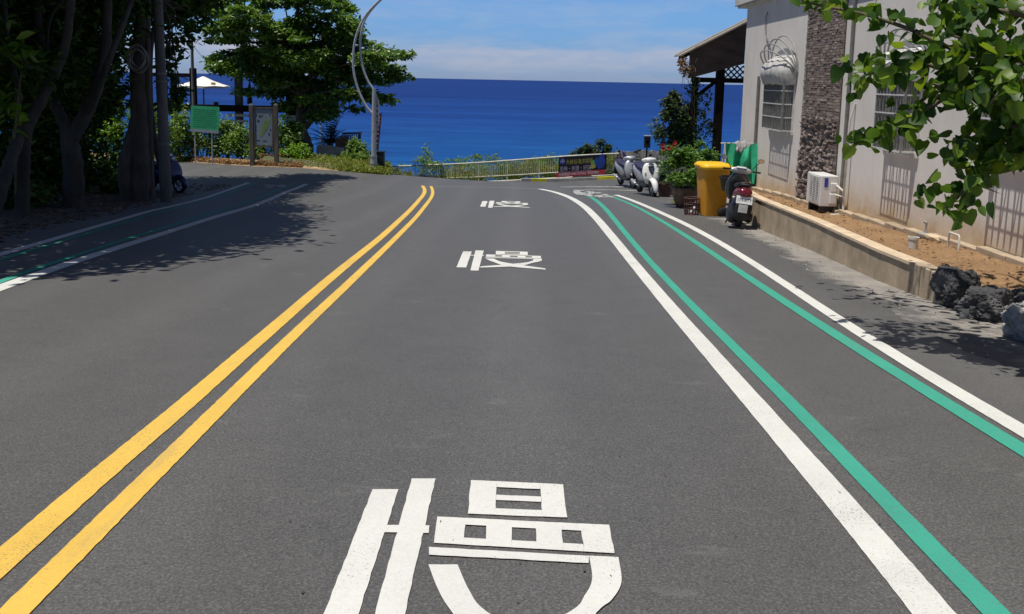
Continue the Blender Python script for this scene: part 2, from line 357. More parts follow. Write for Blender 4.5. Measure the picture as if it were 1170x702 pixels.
M['binyellow'] = simple('bin_yellow_plastic', (0.66, 0.285, 0.012), 0.5, 0.1, 3, dirt=((0.42, 0.19, 0.02), 3.5, 0.5))
M['binlid'] = simple('bin_lid_yellow', (0.83, 0.47, 0.012), 0.45, 0.08, 5)
M['terracotta'] = simple('brown_pot_glaze', (0.10, 0.05, 0.035), 0.55, 0.4, 8, bmp=0.3, dirt=((0.28, 0.2, 0.14), 6, 0.6))
M['maroonpot'] = simple('maroon_plastic_pot', (0.065, 0.022, 0.022), 0.6, 0.25, 8, dirt=((0.2, 0.13, 0.1), 5, 0.4))
M['cloth'] = simple('green_cloth', (0.018, 0.33, 0.17), 0.85, 0.2, 8, bmp=0.3, bscale=90)
M['towel'] = simple('grey_towel', (0.40, 0.39, 0.39), 0.95, 0.25, 20, bmp=0.8, bscale=60)
M['awning'] = simple('silver_awning_fabric', (0.50, 0.485, 0.455), 0.6, 0.2, 6, bmp=0.5, bscale=14, dirt=((0.18, 0.16, 0.14), 5, 0.6))
M['awningw'] = simple('white_awning_fabric', (0.66, 0.64, 0.60), 0.6, 0.15, 6, bmp=0.5, bscale=14, dirt=((0.3, 0.27, 0.24), 5, 0.5))
M['pane'] = simple('dusty_window', (0.33, 0.32, 0.30), 0.25, 0.2, 3)
M['grille'] = simple('white_grille_paint', (0.66, 0.64, 0.60), 0.5, 0.12, 8, dirt=((0.3, 0.25, 0.2), 9, 0.5))
M['slabedge'] = simple('roof_slab_paint', (0.62, 0.59, 0.55), 0.85, 0.15, 2, dirt=((0.3, 0.27, 0.24), 1.5, 0.6))
M['acwhite'] = simple('ac_case_paint', (0.70, 0.69, 0.66), 0.45, 0.08, 4, dirt=((0.42, 0.36, 0.28), 4, 0.35))
M['acdark'] = simple('ac_fan_black', (0.03, 0.03, 0.03), 0.5, 0.2, 8)
M['stickerblue'] = simple('blue_sticker', (0.03, 0.05, 0.35), 0.5, 0.2, 8)
M['pipe'] = simple('grey_pipe', (0.17, 0.165, 0.155), 0.6, 0.25, 8)
M['pipew'] = simple('white_pipe', (0.6, 0.57, 0.5), 0.6, 0.15, 8, dirt=((0.3, 0.2, 0.1), 6, 0.5))
M['sheet'] = simple('corrugated_roof', (0.30, 0.27, 0.23), 0.6, 0.25, 3, metal=0.2, dirt=((0.15, 0.11, 0.08), 3, 0.8))
M['rock'] = simple('weathered_coral_rock', (0.34, 0.33, 0.305), 0.95, 0.5, 4, bmp=1.0, bscale=14, dirt=((0.05, 0.05, 0.05), 3.2, 0.8))
M['darkrock'] = simple('dark_coral_rock', (0.055, 0.055, 0.056), 0.95, 0.6, 4, bmp=1.0, bscale=14, dirt=((0.16, 0.155, 0.15), 5, 0.6))
M['signgreen'] = simple('sign_green', (0.04, 0.43, 0.19), 0.5, 0.12, 5)
M['signtext'] = simple('sign_dark_green_letters', (0.016, 0.20, 0.085), 0.5, 0.1, 5)
M['signgrey'] = simple('sign_grey_strip', (0.30, 0.33, 0.36), 0.5, 0.1, 5)
M['mapsea'] = simple('map_grey_blue', (0.20, 0.255, 0.31), 0.35, 0.08, 2, spec=0.6)
M['mapland'] = simple('map_green', (0.17, 0.27, 0.10), 0.4, 0.25, 6)
M['umbrella'] = simple('cream_canvas', (0.84, 0.80, 0.70), 0.8, 0.06, 6)
M['tan'] = simple('tan_print', (0.45, 0.35, 0.18), 0.8, 0.2, 20)
M['redflag'] = simple('red_cloth', (0.30, 0.03, 0.035), 0.8, 0.2, 8)
M['bannerdark'] = simple('banner_black', (0.006, 0.006, 0.012), 0.5, 0.2, 4)
M['bannerred'] = simple('banner_red', (0.56, 0.045, 0.085), 0.5, 0.15, 6)
M['bannerblue'] = simple('banner_blue', (0.02, 0.06, 0.38), 0.5, 0.3, 9)
M['banneryellow'] = simple('banner_yellow', (0.42, 0.40, 0.09), 0.5, 0.15, 8)
M['bannerpink'] = simple('banner_lilac', (0.48, 0.40, 0.58), 0.5, 0.2, 8)
M['bannergreen'] = simple('banner_green', (0.12, 0.40, 0.12), 0.5, 0.3, 12)
M['kerbyellow'] = simple('kerb_yellow_paint', (0.60, 0.55, 0.03), 0.7, 0.2, 8)
M['kerbblack'] = simple('kerb_dark_paint', (0.06, 0.06, 0.055), 0.8, 0.3, 8)
M['purple'] = simple('purple_cloth', (0.13, 0.09, 0.32), 0.8, 0.25, 8)
M['whitecloth'] = simple('white_cloth', (0.75, 0.74, 0.74), 0.8, 0.1, 8)
M['pinkcloth'] = simple('pink_print', (0.55, 0.25, 0.22), 0.8, 0.3, 12)
M['rope'] = simple('pale_coiled_cable', (0.26, 0.24, 0.21), 0.9, 0.3, 15)
M['red'] = simple('bright_red_plastic', (0.45, 0.015, 0.012), 0.4, 0.1, 8)
M['cabinet'] = simple('dark_green_cabinet', (0.012, 0.02, 0.02), 0.45, 0.3, 4)
M['bench'] = simple('grey_board', (0.40, 0.42, 0.43), 0.7, 0.2, 5)
M['plywood'] = simple('brown_panel', (0.13, 0.075, 0.05), 0.8, 0.3, 4)
M['flower'] = simple('red_petals', (0.50, 0.03, 0.04), 0.6, 0.3, 8)
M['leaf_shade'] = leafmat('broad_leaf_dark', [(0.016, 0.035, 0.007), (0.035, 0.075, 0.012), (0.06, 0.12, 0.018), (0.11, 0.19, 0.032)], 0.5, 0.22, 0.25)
M['leaf_almond'] = leafmat('almond_leaf', [(0.035, 0.08, 0.012), (0.07, 0.15, 0.022), (0.11, 0.21, 0.035), (0.18, 0.29, 0.06)], 0.38, 0.3, 0.55)
M['leaf_shrub'] = leafmat('shrub_leaf', [(0.045, 0.095, 0.014), (0.095, 0.19, 0.027), (0.15, 0.26, 0.045), (0.24, 0.33, 0.09)], 0.45, 0.28, 0.4)
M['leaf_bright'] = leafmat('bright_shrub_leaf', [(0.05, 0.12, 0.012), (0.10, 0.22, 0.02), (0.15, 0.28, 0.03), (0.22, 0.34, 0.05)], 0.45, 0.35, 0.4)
M['leaf_hibiscus'] = leafmat('heart_leaf', [(0.018, 0.052, 0.009), (0.042, 0.10, 0.014), (0.085, 0.165, 0.022), (0.18, 0.27, 0.035)], 0.45, 0.42, 0.35)
M['leaf_pot'] = leafmat('pot_plant_leaf', [(0.05, 0.12, 0.02), (0.10, 0.21, 0.035), (0.17, 0.29, 0.07)], 0.45, 0.3)
M['leaf_vine'] = leafmat('vine_leaf', [(0.02, 0.04, 0.015), (0.045, 0.08, 0.025), (0.09, 0.13, 0.05)], 0.5, 0.2)
M['palm'] = leafmat('cycad_leaf', [(0.008, 0.018, 0.010), (0.018, 0.035, 0.016), (0.03, 0.05, 0.02)], 0.5, 0.08)
M['grass'] = leafmat('verge_grass', [(0.09, 0.14, 0.02), (0.15, 0.21, 0.035), (0.22, 0.27, 0.05), (0.34, 0.30, 0.10)], 0.6, 0.3, 0.2)
M['drygrass'] = leafmat('dry_leaf', [(0.16, 0.085, 0.04), (0.30, 0.18, 0.08), (0.42, 0.28, 0.13)], 0.8, 0.15, 0.2)
M['litter'] = leafmat('fallen_leaf', [(0.05, 0.03, 0.015), (0.16, 0.10, 0.05), (0.34, 0.27, 0.16)], 0.8, 0.1, 0.2)

# ------------------------------------------------------------------ foliage
def unit(a): return a / np.maximum(np.linalg.norm(a, axis=1, keepdims=True), 1e-6)
def leaves(name, P, size, mat, parent=None, bias=0.7, width=0.5, droop=0.0, out=None, heart=False, rs=RS, loc=None):
    """many separate leaf blades at points P: each a folded little blade of its own"""
    P = np.asarray(P, float); n = len(P)
    N = rs.normal(size=(n, 3)) * 0.55; N[:, 2] += bias * 1.4; N = unit(N)
    T = rs.normal(size=(n, 3))
    if out is not None: T = T * 0.7 + np.asarray(out)
    T[:, 2] -= droop
    T = unit(T - N * np.sum(T * N, axis=1, keepdims=True)); B = np.cross(N, T)
    L = size * rs.uniform(0.65, 1.3, size=(n, 1)); Wd = L * width * rs.uniform(0.8, 1.15, size=(n, 1)) * 0.5
    if heart:
        prof = [(0.0, 0.0), (-0.1, 0.55), (0.10, 0.98), (0.42, 0.92), (0.74, 0.5), (1.0, 0.0)]
        mid = [(0.0, 0.0), (0.1, 0.0), (0.42, 0.0), (0.74, 0.0), (1.0, 0.0)]
        curl = rs.uniform(-0.1, 0.28, size=(n, 1)); fold = rs.uniform(0.1, 0.45, size=(n, 1))
        def pt(s_, w): return P + T * L * s_ + B * Wd * w + N * (abs(w) * Wd * fold) - N * L * curl * (s_ ** 2)
        vs = [pt(0, 0), pt(0.12, 0), pt(0.42, 0), pt(0.74, 0), pt(1.0, 0)]
        for sgn in (1, -1): vs += [pt(-0.1, 0.5 * sgn), pt(0.10, 0.95 * sgn), pt(0.42, 0.9 * sgn), pt(0.74, 0.5 * sgn)]
        k = 13; V = np.stack(vs, 1).reshape(-1, 3)
        fl = [(0, 5, 6, 1), (1, 6, 7, 2), (2, 7, 8, 3), (0, 1, 10, 9), (1, 2, 11, 10), (2, 3, 12, 11)]
        tri = [(3, 8, 4), (3, 4, 12)]
        base = (np.arange(n) * k)[:, None, None]
        Q = (np.array(fl)[None] + base).reshape(-1, 4); Tt = (np.array(tri)[None] + base).reshape(-1, 3)
        loops = np.concatenate([Q.ravel(), Tt.ravel()]); tot = np.concatenate([np.full(len(Q), 4), np.full(len(Tt), 3)])
    else:
        fold = rs.uniform(0.1, 0.5, size=(n, 1))
        def pt(s_, w): return P + T * L * s_ + B * Wd * w + N * (abs(w) * Wd * fold) - N * L * 0.18 * s_ * s_
        vs = [pt(0, 0), pt(0.38, 0.85), pt(0.72, 0.8), pt(1, 0), pt(0.72, -0.8), pt(0.38, -0.85)]
        k = 6; V = np.stack(vs, 1).reshape(-1, 3); base = (np.arange(n) * k)[:, None, None]
        Q = (np.array([(0, 1, 2, 3), (0, 3, 4, 5)])[None] + base).reshape(-1, 4)
        loops = Q.ravel(); tot = np.full(len(Q), 4)
    me = bpy.data.meshes.new(name); me.vertices.add(len(V)); me.vertices.foreach_set('co', V.ravel())
    me.loops.add(len(loops)); me.loops.foreach_set('vertex_index', loops.astype(np.int32))
    me.polygons.add(len(tot)); st = np.concatenate([[0], np.cumsum(tot)[:-1]])
    me.polygons.foreach_set('loop_start', st.astype(np.int32)); me.polygons.foreach_set('loop_total', tot.astype(np.int32))
    me.materials.append(mat); me.update(calc_edges=True); me.validate()
    if heart: me.polygons.foreach_set('use_smooth', [True] * len(me.polygons))
    o = bpy.data.objects.new(name, me); COL.objects.link(o)
    if parent is not None: o.parent = parent
    if loc is not None: o.location = loc
    return o
def clump(c, r, n, shell=0.55, rs=RS):
    d = unit(rs.normal(size=(n, 3))); rad = shell + (1 - shell) * rs.uniform(0, 1, size=(n, 1)) ** 0.7
    rad *= rs.uniform(0.75, 1.12, size=(n, 1))
    return np.asarray(c)[None] + d * rad * np.asarray(r)[None]
def subclumps(c, r, k, n, f=0.42, rs=RS):
    """k small clumps spread through an ellipsoid, n leaves in all"""
    out = []
    for i in range(k):
        d = rs.normal(size=3); d /= np.linalg.norm(d); q = np.asarray(c) + d * np.asarray(r) * rs.uniform(0.35, 0.95)
        out.append(clump(q, np.asarray(r) * f * rs.uniform(0.7, 1.3), max(4, n // k), 0.3, rs))
    return np.concatenate(out)
def wobble(a, b, n=6, amp=0.1, rs=random):
    a, b = Vector(a), Vector(b); L = (b - a).length; out = []
    for i in range(n + 1):
        t = i / n; p = a.lerp(b, t)
        if 0 < i < n: p += Vector((rs.uniform(-1, 1), rs.uniform(-1, 1), rs.uniform(-1, 1))) * amp * L * 0.3
        out.append(p)
    return out
def taper(r0, r1, n): return [lerp(r0, r1, i / (n - 1)) for i in range(n)]
def limb(mb, a, b, r0, r1, n=6, amp=0.15, seg=8):
    p = wobble(a, b, n, amp); mb.tube(p, taper(r0, r1, len(p)), seg)
def text_mesh(body, size, name, mat, parent, M4, ex=0.002, align='LEFT', sx=1.0):
    cu = bpy.data.curves.new('lettering', 'FONT'); cu.body = body; cu.size = size; cu.extrude = ex; cu.align_x = align; cu.resolution_u = 2
    o = bpy.data.objects.new('lettering', cu); COL.objects.link(o)
    dg = bpy.context.evaluated_depsgraph_get(); dg.update()
    me = bpy.data.meshes.new_from_object(o.evaluated_get(dg)); bpy.data.objects.remove(o); bpy.data.curves.remove(cu)
    me.transform(M4 @ Matrix.Diagonal((sx, 1, 1, 1))); me.materials.clear(); me.materials.append(mat); me.name = name
    q = bpy.data.objects.new(name, me); COL.objects.link(q)
    if parent is not None: q.parent = parent
    return q

# ================================================================== SETTING
def struct(o): o['kind'] = 'structure'; return o
# ---- sea
mb = MB(); mb.add([(-30000, 30, 0), (30000, 30, 0), (30000, 40000, 0), (-30000, 40000, 0)], [(0, 1, 2, 3)])
struct(mb.build('sea', M['sea'], loc=(0, 0, -28)))
# ---- terrain sheet
def terr(x, y):
    e = E(x) + 0.6
    if x > 6: e = max(e, 43)
    if x < -5: e += 7 * ss(-x, 5.5, 8.5)
    z = G(x, min(y, e)) - 0.06
    if y > e:
        d = y - e
        z -= 0.16 * min(d, 2.0) + 0.5 * max(0, d - 2.0) + 0.015 * max(0, d - 6) ** 1.5
        z += 0.25 * mnoise.noise(Vector((x * 0.5, y * 0.5, 3))) * ss(d, 0.5, 4)
    if x < -10 and y < 30: z += 0.03 * (-x - 10) * ss(-x, 10, 13)
    return z
xs = [-60, -50, -42, -36] + [-32 + 0.8 * i for i in range(70)] + [26, 34, 44, 60]
ys = [-14, -10, -6] + [-4 + 1.5 * i for i in range(27)] + [36.5 + 0.5 * i for i in range(60)] + [67, 70, 75, 82, 92, 105]
mb = MB(); nx = len(xs)
mb.add([(x, y, terr(x, y)) for y in ys for x in xs], [(j * nx + i, j * nx + i + 1, (j + 1) * nx + i + 1, (j + 1) * nx + i) for j in range(len(ys) - 1) for i in range(nx - 1)])
struct(mb.build('terrain', M['slope'], smooth=True))
# ---- road surface
mb = MB(); XN, YN = 84, 70
for j in range(YN + 1):
    for i in range(XN + 1):
        x = lerp(-34, 8, i / XN); y = lerp(-8, E(x), j / YN); mb.v.append((x, y, G(x, y)))
for j in range(YN):
    for i in range(XN):
        a = j * (XN + 1) + i; mb.f.append((a, a + 1, a + XN + 2, a + XN + 1)); mb.m.append(0)
struct(mb.build('road', M['asphalt'], smooth=True))
# ---- sheets laid on the road (ragged left shoulder under the trees, dusty gutter on the right)
def sheet(name, left, right, y0, y1, dz, mat, nx=10, step=0.4):
    mb = MB(); ny = max(2, int((y1 - y0) / step))
    for j in range(ny + 1):
        y = lerp(y0, y1, j / ny); a, b = left(y), right(y)
        for i in range(nx + 1):
            x = lerp(a, b, i / nx); mb.v.append((x, y, G(x, y) + dz))
    for j in range(ny):
        for i in range(nx):
            k = j * (nx + 1) + i; mb.f.append((k, k + 1, k + nx + 2, k + nx + 1)); mb.m.append(0)
    o = struct(mb.build(name, mat, smooth=True))
    at_ = o.data.attributes.new('dust_mix', 'FLOAT', 'POINT')
    if len(o.data.vertices) == (nx + 1) * (ny + 1): at_.data.foreach_set('value', [i / nx for j in range(ny + 1) for i in range(nx + 1)])
    return o
def rag(y, a=0.3, f=1.7, s=0.0): return a * mnoise.noise(Vector((y * f, s, 0.3))) + a * 0.5 * mnoise.noise(Vector((y * f * 3.1, s, 4.3)))
LW1 = [ground(u, v) for u, v in ((0, 290), (60, 271), (123, 254), (176, 240), (230, 225), (285, 211))]
def lx(y):
    pts = LW1
    if y < pts[0].y:
        k = (pts[1].x - pts[0].x) / (pts[1].y - pts[0].y); return pts[0].x + k * (y - pts[0].y)
    for a, b in zip(pts, pts[1:]):
        if a.y <= y <= b.y: return lerp(a.x, b.x, (y - a.y) / (b.y - a.y))
    return pts[-1].x - 0.15 * (y - pts[-1].y)
sheet('shoulder_dirt', lambda y: -33.5, lambda y: lx(y) - 0.9 - 2.2 * ss(y, 25.5, 28.5) - 20 * ss(y, 27.5, 30) + rag(y, 0.35), -8, 30, 0.006, M['dirt'], 24, 0.35)
# planter wall line on the right
PW = [ground(u, v) for u, v in ((1066, 346), (1000, 320), (930, 288), (862, 260), (826, 238))]
def px_(y):
    if y <= PW[0].y: return PW[0].x
    for a, b in zip(PW, PW[1:]):
        if a.y <= y <= b.y: return lerp(a.x, b.x, (y - a.y) / (b.y - a.y))
    return PW[-1].x + 0.02 * (y - PW[-1].y)
GU = [ground(u, v) for u, v in ((1170, 425), (1100, 392), (1000, 345), (930, 312), (880, 280), (820, 253), (790, 240), (760, 228))]
def gx_(y):
    if y <= GU[0].y: return GU[0].x - 0.05
    for a, b in zip(GU, GU[1:]):
        if a.y <= y <= b.y: return lerp(a.x, b.x, (y - a.y) / (b.y - a.y))
    return GU[-1].x
sheet('gutter', lambda y: gx_(y) - .10 + rag(y, 0.12, 1.3, 2.0), lambda y: px_(y) + 3.0 * ss(y, 20, 21) + (0.9 if y < PW[0].y else 0.05), 2.5, 31, 0.0015, M['gutter'], 10, 0.05)

# ---- soil bed between planter wall and house
HX = 6.0
def soilz(y): return -0.03 - 0.049 * y
mb = MB(); NY, NX = 150, 24
for j in range(NY + 1):
    y = lerp(-4, 21.6, j / NY); a = px_(y) + 0.07 if y > PW[0].y else PW[0].x + 0.25 + 0.15 * (PW[0].y - y) * 0.2
    for i in range(NX + 1):
        x = lerp(a, HX + 0.05, i / NX)
        z = soilz(y) - 0.02 + 0.03 * mnoise.noise(Vector((x * 2, y * 2, 1))) + 0.022 * mnoise.noise(Vector((x * 7, y * 7, 5))) + 0.04 * (i / NX) ** 2
        if y < PW[0].y: z = lerp(z, G(a, y) - 0.02, (1 - i / NX) ** 3)
        mb.v.append((x, y, z))
for j in range(NY):
    for i in range(NX):
        k = j * (NX + 1) + i; mb.f.append((k, k + 1, k + NX + 2, k + NX + 1)); mb.m.append(0)
struct(mb.build('soil_bed', M['soil'], smooth=True))
# clods and small stones on the soil and gutter
mb = MB()
for i in range(900):
    y = random.uniform(7, 21); x = random.uniform(px_(y) + 0.2, HX - 0.05); s = 0.008 + 0.026 * random.random() ** 3
    c = Vector((x, y, soilz(y) + 0.005 + 0.03 * ((x - px_(y)) / max(.1, HX - px_(y))) ** 2)); q = [c + Vector((random.uniform(-s, s), random.uniform(-s, s), random.uniform(-.3 * s, s * .8))) for _ in range(6)]
    mb.add(q, [(0, 1, 2), (0, 2, 3), (0, 3, 4), (1, 2, 5), (2, 3, 5), (3, 4, 5), (0, 1, 5), (0, 4, 5)])
tag(mb.build('soil_clods', M['soil']), 'crumbly brown clods scattered over the bare soil bed', 'soil', kind='stuff')
mb = MB()
for i in range(260):
    y = random.uniform(5.5, 20); x = random.uniform(gx_(y) - 0.1, px_(y)); s = random.uniform(0.006, 0.022)
    c = Vector((x, y, G(x, y) + 0.006)); q = [c + Vector((random.uniform(-s, s), random.uniform(-s, s), random.uniform(0, s))) for _ in range(6)]
    mb.add(q, [(0, 1, 2), (0, 2, 3), (0, 3, 4), (1, 2, 5), (2, 3, 5), (3, 4, 5), (0, 1, 5), (0, 4, 5)])
tag(mb.build('gravel', M['greyconc']), 'loose grit and small stones along the dusty gutter', 'gravel', kind='stuff')

# ---- road markings
def densify(pts, n=10):
    # Catmull-Rom through ground points
    out = []; P = [pts[0] * 2 - pts[1]] + pts + [pts[-1] * 2 - pts[-2]]
    for i in range(1, len(P) - 2):
        for k in range(n):
            t = k / n; a, b, c, d = P[i - 1], P[i], P[i + 1], P[i + 2]
            out.append(0.5 * ((2 * b) + (c - a) * t + (2 * a - 5 * b + 4 * c - d) * t * t + (3 * b - a - 3 * c + d) * t ** 3))
    out.append(P[-2]); return out
def line(name, px, width, mat, dz=0.005, pre=0.0, rough=0.0015):

    """px: centre-line points in road coordinates; width metres or list"""
    c = densify(px, 14)
    if pre:
        d = (c[0] - c[6]).normalized(); c = [c[0] + d * pre * (1 - k / 12) for k in range(12)] + c
    mb = MB(); n = len(c)
    for i, p in enumerate(c):
        t = (c[min(i + 1, n - 1)] - c[max(0, i - 1)]); t.z = 0; t.normalize(); s = Vector((t.y, -t.x, 0))
        w = width(i / (n - 1)) if callable(width) else width
        for sg in (-1, 1):
            q = p + s * sg * (w / 2 + random.uniform(-rough, rough)); mb.v.append((q.x, q.y, G(q.x, q.y) + dz))
    for i in range(n - 1): mb.f.append((2 * i, 2 * i + 1, 2 * i + 3, 2 * i + 2)); mb.m.append(0)
    return struct(mb.build(name, mat))
def gpts(L): return [ground(u, v) for u, v in L]
def midline(L):       # list of (v, uleft, uright)
    out = []; ws = []
    for v, a, b in L:
        p, q = ground(a, v), ground(b, v); out.append((p + q) / 2); ws.append((q - p))
    n = len(out); wd = []
    for i in range(n):
        t = out[min(i + 1, n - 1)] - out[max(i - 1, 0)]; t.z = 0; t.normalize(); wd.append(abs(ws[i].x * t.y - ws[i].y * t.x))
    sm = list(out)
    for i in range(1, n - 1): sm[i] = (out[i - 1] + out[i] * 2 + out[i + 1]) / 4
    wn = sorted(q for q, r in zip(wd, L) if r[0] > 290); return sm, wn[len(wn) // 2]
# double yellow line: (v, left edge, right edge) read along each stroke
def edge_pair(Le, Re, n=26):
    """two painted edges given as (u, v) lists -> rows of (v, uleft, uright)"""
    def f(T, v):
        T = sorted(T, key=lambda q: -q[1])
        if v >= T[0][1]: a, b = T[0], T[1]
        else:
            for a, b in zip(T, T[1:]):
                if b[1] <= v <= a[1]: break
        return lerp(a[0], b[0], (v - a[1]) / (b[1] - a[1]))
    v0 = max(min(Le[0][1], Re[0][1]), 630); v1 = max(Le[-1][1], Re[-1][1])
    rows = []
    for i in range(n):
        t = i / (n - 1); v = 90 + 1 / lerp(1 / (v0 - 90), 1 / (v1 - 90), t); rows.append((v, f(Le, v), f(Re, v)))
    return rows
YL = edge_pair([(0, 630), (101, 542), (187, 477.4), (273, 400), (301, 377), (344, 337), (384.6, 306.6), (431.7, 270.5), (463, 242.3), (480, 224), (483, 218), (479, 212.5)],
               [(0, 660), (142, 531), (292.5, 400), (362.7, 341), (403.4, 301.9), (438, 273.7), (472.4, 240.8), (488.7, 221.3), (490.5, 217), (486.5, 212.5)])
YR = edge_pair([(0, 697), (64.5, 635.7), (180.6, 524.7), (307.5, 400), (350, 360), (394, 323.8), (434.8, 284.6), (469.3, 251.7), (489.5, 226), (492, 219), (488.7, 213)],
               [(34.4, 702), (228, 501), (329, 400), (369, 361.4), (409.7, 317.5), (450.5, 278.4), (481.8, 245.5), (497.5, 225), (499, 219), (496, 213)])
for nm, L in (('yellow_line', YL), ('yellow_line', YR)):
    c, w = midline(L); line(nm, c, w, M['yellow'], pre=5, rough=0.002)
c, w = midline([(702, 1043, 1090), (640, 992, 1040), (560, 925, 970), (480, 860, 896), (400, 796, 822), (350, 754, 774), (300, 715, 731), (270, 692.5, 705), (250, 677, 688.5), (235, 662, 673.5), (225, 645, 659), (219, 625, 640), (216.2, 610, 624)])
line('white_line', c, (lambda w: lambda t: lerp(w * .82, w * 1.22, ss(t, .45, .85)))(w), M['white'], pre=5)
c, w = midline([(702, 1122, 1154), (640, 1062, 1092), (560, 985, 1013), (480, 912, 935), (400, 832, 852), (350, 782, 798), (300, 736, 749), (270, 711.5, 722), (250, 697, 706), (237, 686, 695), (228, 676, 685), (222, 664, 674), (218.5, 652, 664)])
line('green_line', c, (lambda w: lambda t: lerp(w * .82, w * 1.25, ss(t, .45, .85)))(w), M['green'], pre=5)
c, w = midline([(492, 1154, 1180), (450, 1083, 1106), (400, 1003, 1022), (360, 942, 957), (330, 898, 912), (300, 853, 866), (275, 813, 824), (258, 783, 793), (245, 754, 764), (235, 731, 742), (228, 714, 726), (223, 696, 712)])
line('white_line', c, (lambda w: lambda t: lerp(w, w * 1.3, ss(t, .4, .8)))(w), M['white'], pre=6)
c, w = midline([(512, 1150, 1178), (460, 1068, 1090), (400, 973, 989), (360, 913, 926), (330, 868, 879), (300, 824, 834), (280, 795, 804), (262, 768, 776), (248, 744, 752), (238, 726, 735), (231, 711, 720), (226, 697, 707), (222.6, 685, 697)])
line('green_line', c, w, M['green'], pre=6)
# left lane lines
c = gpts([(-10, 333), (40, 315), (100, 294.5), (160, 275.5), (205, 261.3), (238, 250.8), (264, 243), (292, 234.5), (312, 226.5), (330, 218.5), (350, 210.5)]); line('white_line', c, 0.19, M['white'], pre=4)
c = gpts([(-10, 294), (60, 274), (123, 255.5), (170, 242), (190, 237.5), (215, 231.5), (236, 226), (252, 220.5), (268, 214.8), (284, 209)]); line('white_line', c, 0.16, M['white'], pre=4)
c = gpts([(-30, 334), (20, 315), (80, 294.5), (145, 273.5), (190, 260), (224, 249.5), (250, 241.5), (278, 233), (298, 225.5), (318, 217), (336, 210)]); line('green_line', c, 0.10, M['green'], 0.0045, pre=4)
c = gpts([(-10, 300), (60, 279), (123, 260), (170, 246.5), (200, 238.5), (225, 232), (246, 226), (262, 220.5), (278, 214.5), (293, 209)]); line('green_line', c, 0.09, M['green'], 0.0045, pre=4)
# faint line across the junction and the stop bars near the scooter
c = gpts([(497, 213.3), (540, 214), (590, 215.2), (622, 216.8)]); line('white_line', c, 0.10, M['faded'], rough=0.02)
c = gpts([(640, 214), (680, 213.6), (727, 214)]); line('white_line', c, 0.28, M['faded'], rough=0.05)
c = gpts([(655, 217.5), (690, 217.2), (728, 218)]); line('white_line', c, 0.22, M['faded'], rough=0.05)
# bicycle-lane arrow smears
def ground_poly(mb, uv, dz=0.006):
    p = [ground(u, v, dz) for u, v in uv]; mb.add(p, [tuple(range(len(p)))[::-1]])
mb = MB()
rs2 = random.Random(6)
for k in range(34):
    u = rs2.uniform(657, 700); v = 218.2 + (u - 655) * .13 + rs2.uniform(-1.6, 3.2); a_, b_ = rs2.uniform(2, 6), rs2.uniform(.35, .9)
    ground_poly(mb, [(u - a_, v - b_ * rs2.uniform(.3, 1)), (u + a_ * rs2.uniform(.2, .8), v - b_), (u + a_, v + b_ * rs2.uniform(.2, 1)), (u - a_ * rs2.uniform(.1, .8), v + b_)], .0062 + .0003 * k)
struct(mb.build('lane_symbol', M['faded']))
mb = MB()
for uv in ([(318, 211.5), (327, 211.4), (325, 213.6), (315, 213.4)], [(303, 211.2), (316, 211.3), (313, 212.6), (300, 212.4)], [(306, 213.2), (314, 213.6), (309, 215), (302, 214.4)]): ground_poly(mb, uv)
struct(mb.build('lane_symbol', M['faded']))
# 慢 ("slow") painted three times.  Strokes in road coordinates, taken from the nearest one and reused.
def zz(x, y): return ground(350 + x / 2.925, 520 + y / 2.925)
O0 = zz(222, 82)
def rel(L): return [(zz(a, b).x - O0.x, zz(a, b).y - O0.y) for a, b in L]
GL = []      # list of (outer polygon) quads; holes handled by building bars
A_top, A_bot = rel([(222, 118), (308, 118)]), rel([(60, 530), (175, 530)])
def ext(a, b, yend):      # extend the straight stroke to yend
    t = (yend - a[1]) / (b[1] - a[1]); return (a[0] + (b[0] - a[0]) * t, yend)
GL.append([A_top[0], A_top[1], ext(A_top[1], A_bot[1], -1.62), ext(A_top[0], A_bot[0], -1.62)])
B_top, B_bot = rel([(352, 82), (432, 82)]), rel([(230, 530), (330, 530)])
GL.append([B_top[0], B_top[1], ext(B_top[1], B_bot[1], -1.85), ext(B_top[0], B_bot[0], -1.85)])
GL.append(rel([(262, 238), (322, 238), (312, 263), (252, 262)]))
GL.append(rel([(396, 239), (411, 240), (409, 265), (389, 265)]))
# top box
o = rel([(550, 88), (858, 102), (872, 213), (540, 200)])
def sub(q, a0, a1, b0, b1):
    def f(s, t):
        l = (lerp(q[0][0], q[3][0], t), lerp(q[0][1], q[3][1], t)); r = (lerp(q[1][0], q[2][0], t), lerp(q[1][1], q[2][1], t))
        return (lerp(l[0], r[0], s), lerp(l[1], r[1], s))
    return [f(a0, b0), f(a1, b0), f(a1, b1), f(a0, b1)]
GL += [sub(o, 0, .28, 0, 1), sub(o, .75, 1, 0, 1), sub(o, .28, .75, 0, .19), sub(o, .28, .75, .42, .58), sub(o, .28, .75, .82, 1)]
o = rel([(438, 210), (1012, 238), (1030, 333), (427, 298)])
GL += [sub(o, 0, .165, 0, 1), sub(o, .29, .435, 0, 1), sub(o, .575, .72, 0, 1), sub(o, .835, 1, 0, 1)]
for a, b in ((.165, .29), (.435, .575), (.72, .835)): GL += [sub(o, a, b, 0, .27), sub(o, a, b, .75, 1)]
GL.append(rel([(410, 312), (945, 342), (943, 366), (410, 338)]))
ro = rel([(1043, 347), (1053, 430), (1020, 490), (970, 532)]) ; ri = rel([(945, 342), (955, 420), (930, 475), (880, 530)])
lo = rel([(408, 372), (440, 455), (487, 532)]); li = rel([(505, 372), (545, 460), (605, 532)])
ybase = lo[-1][1]
xa, xb = lo[0][0], ro[1][0]
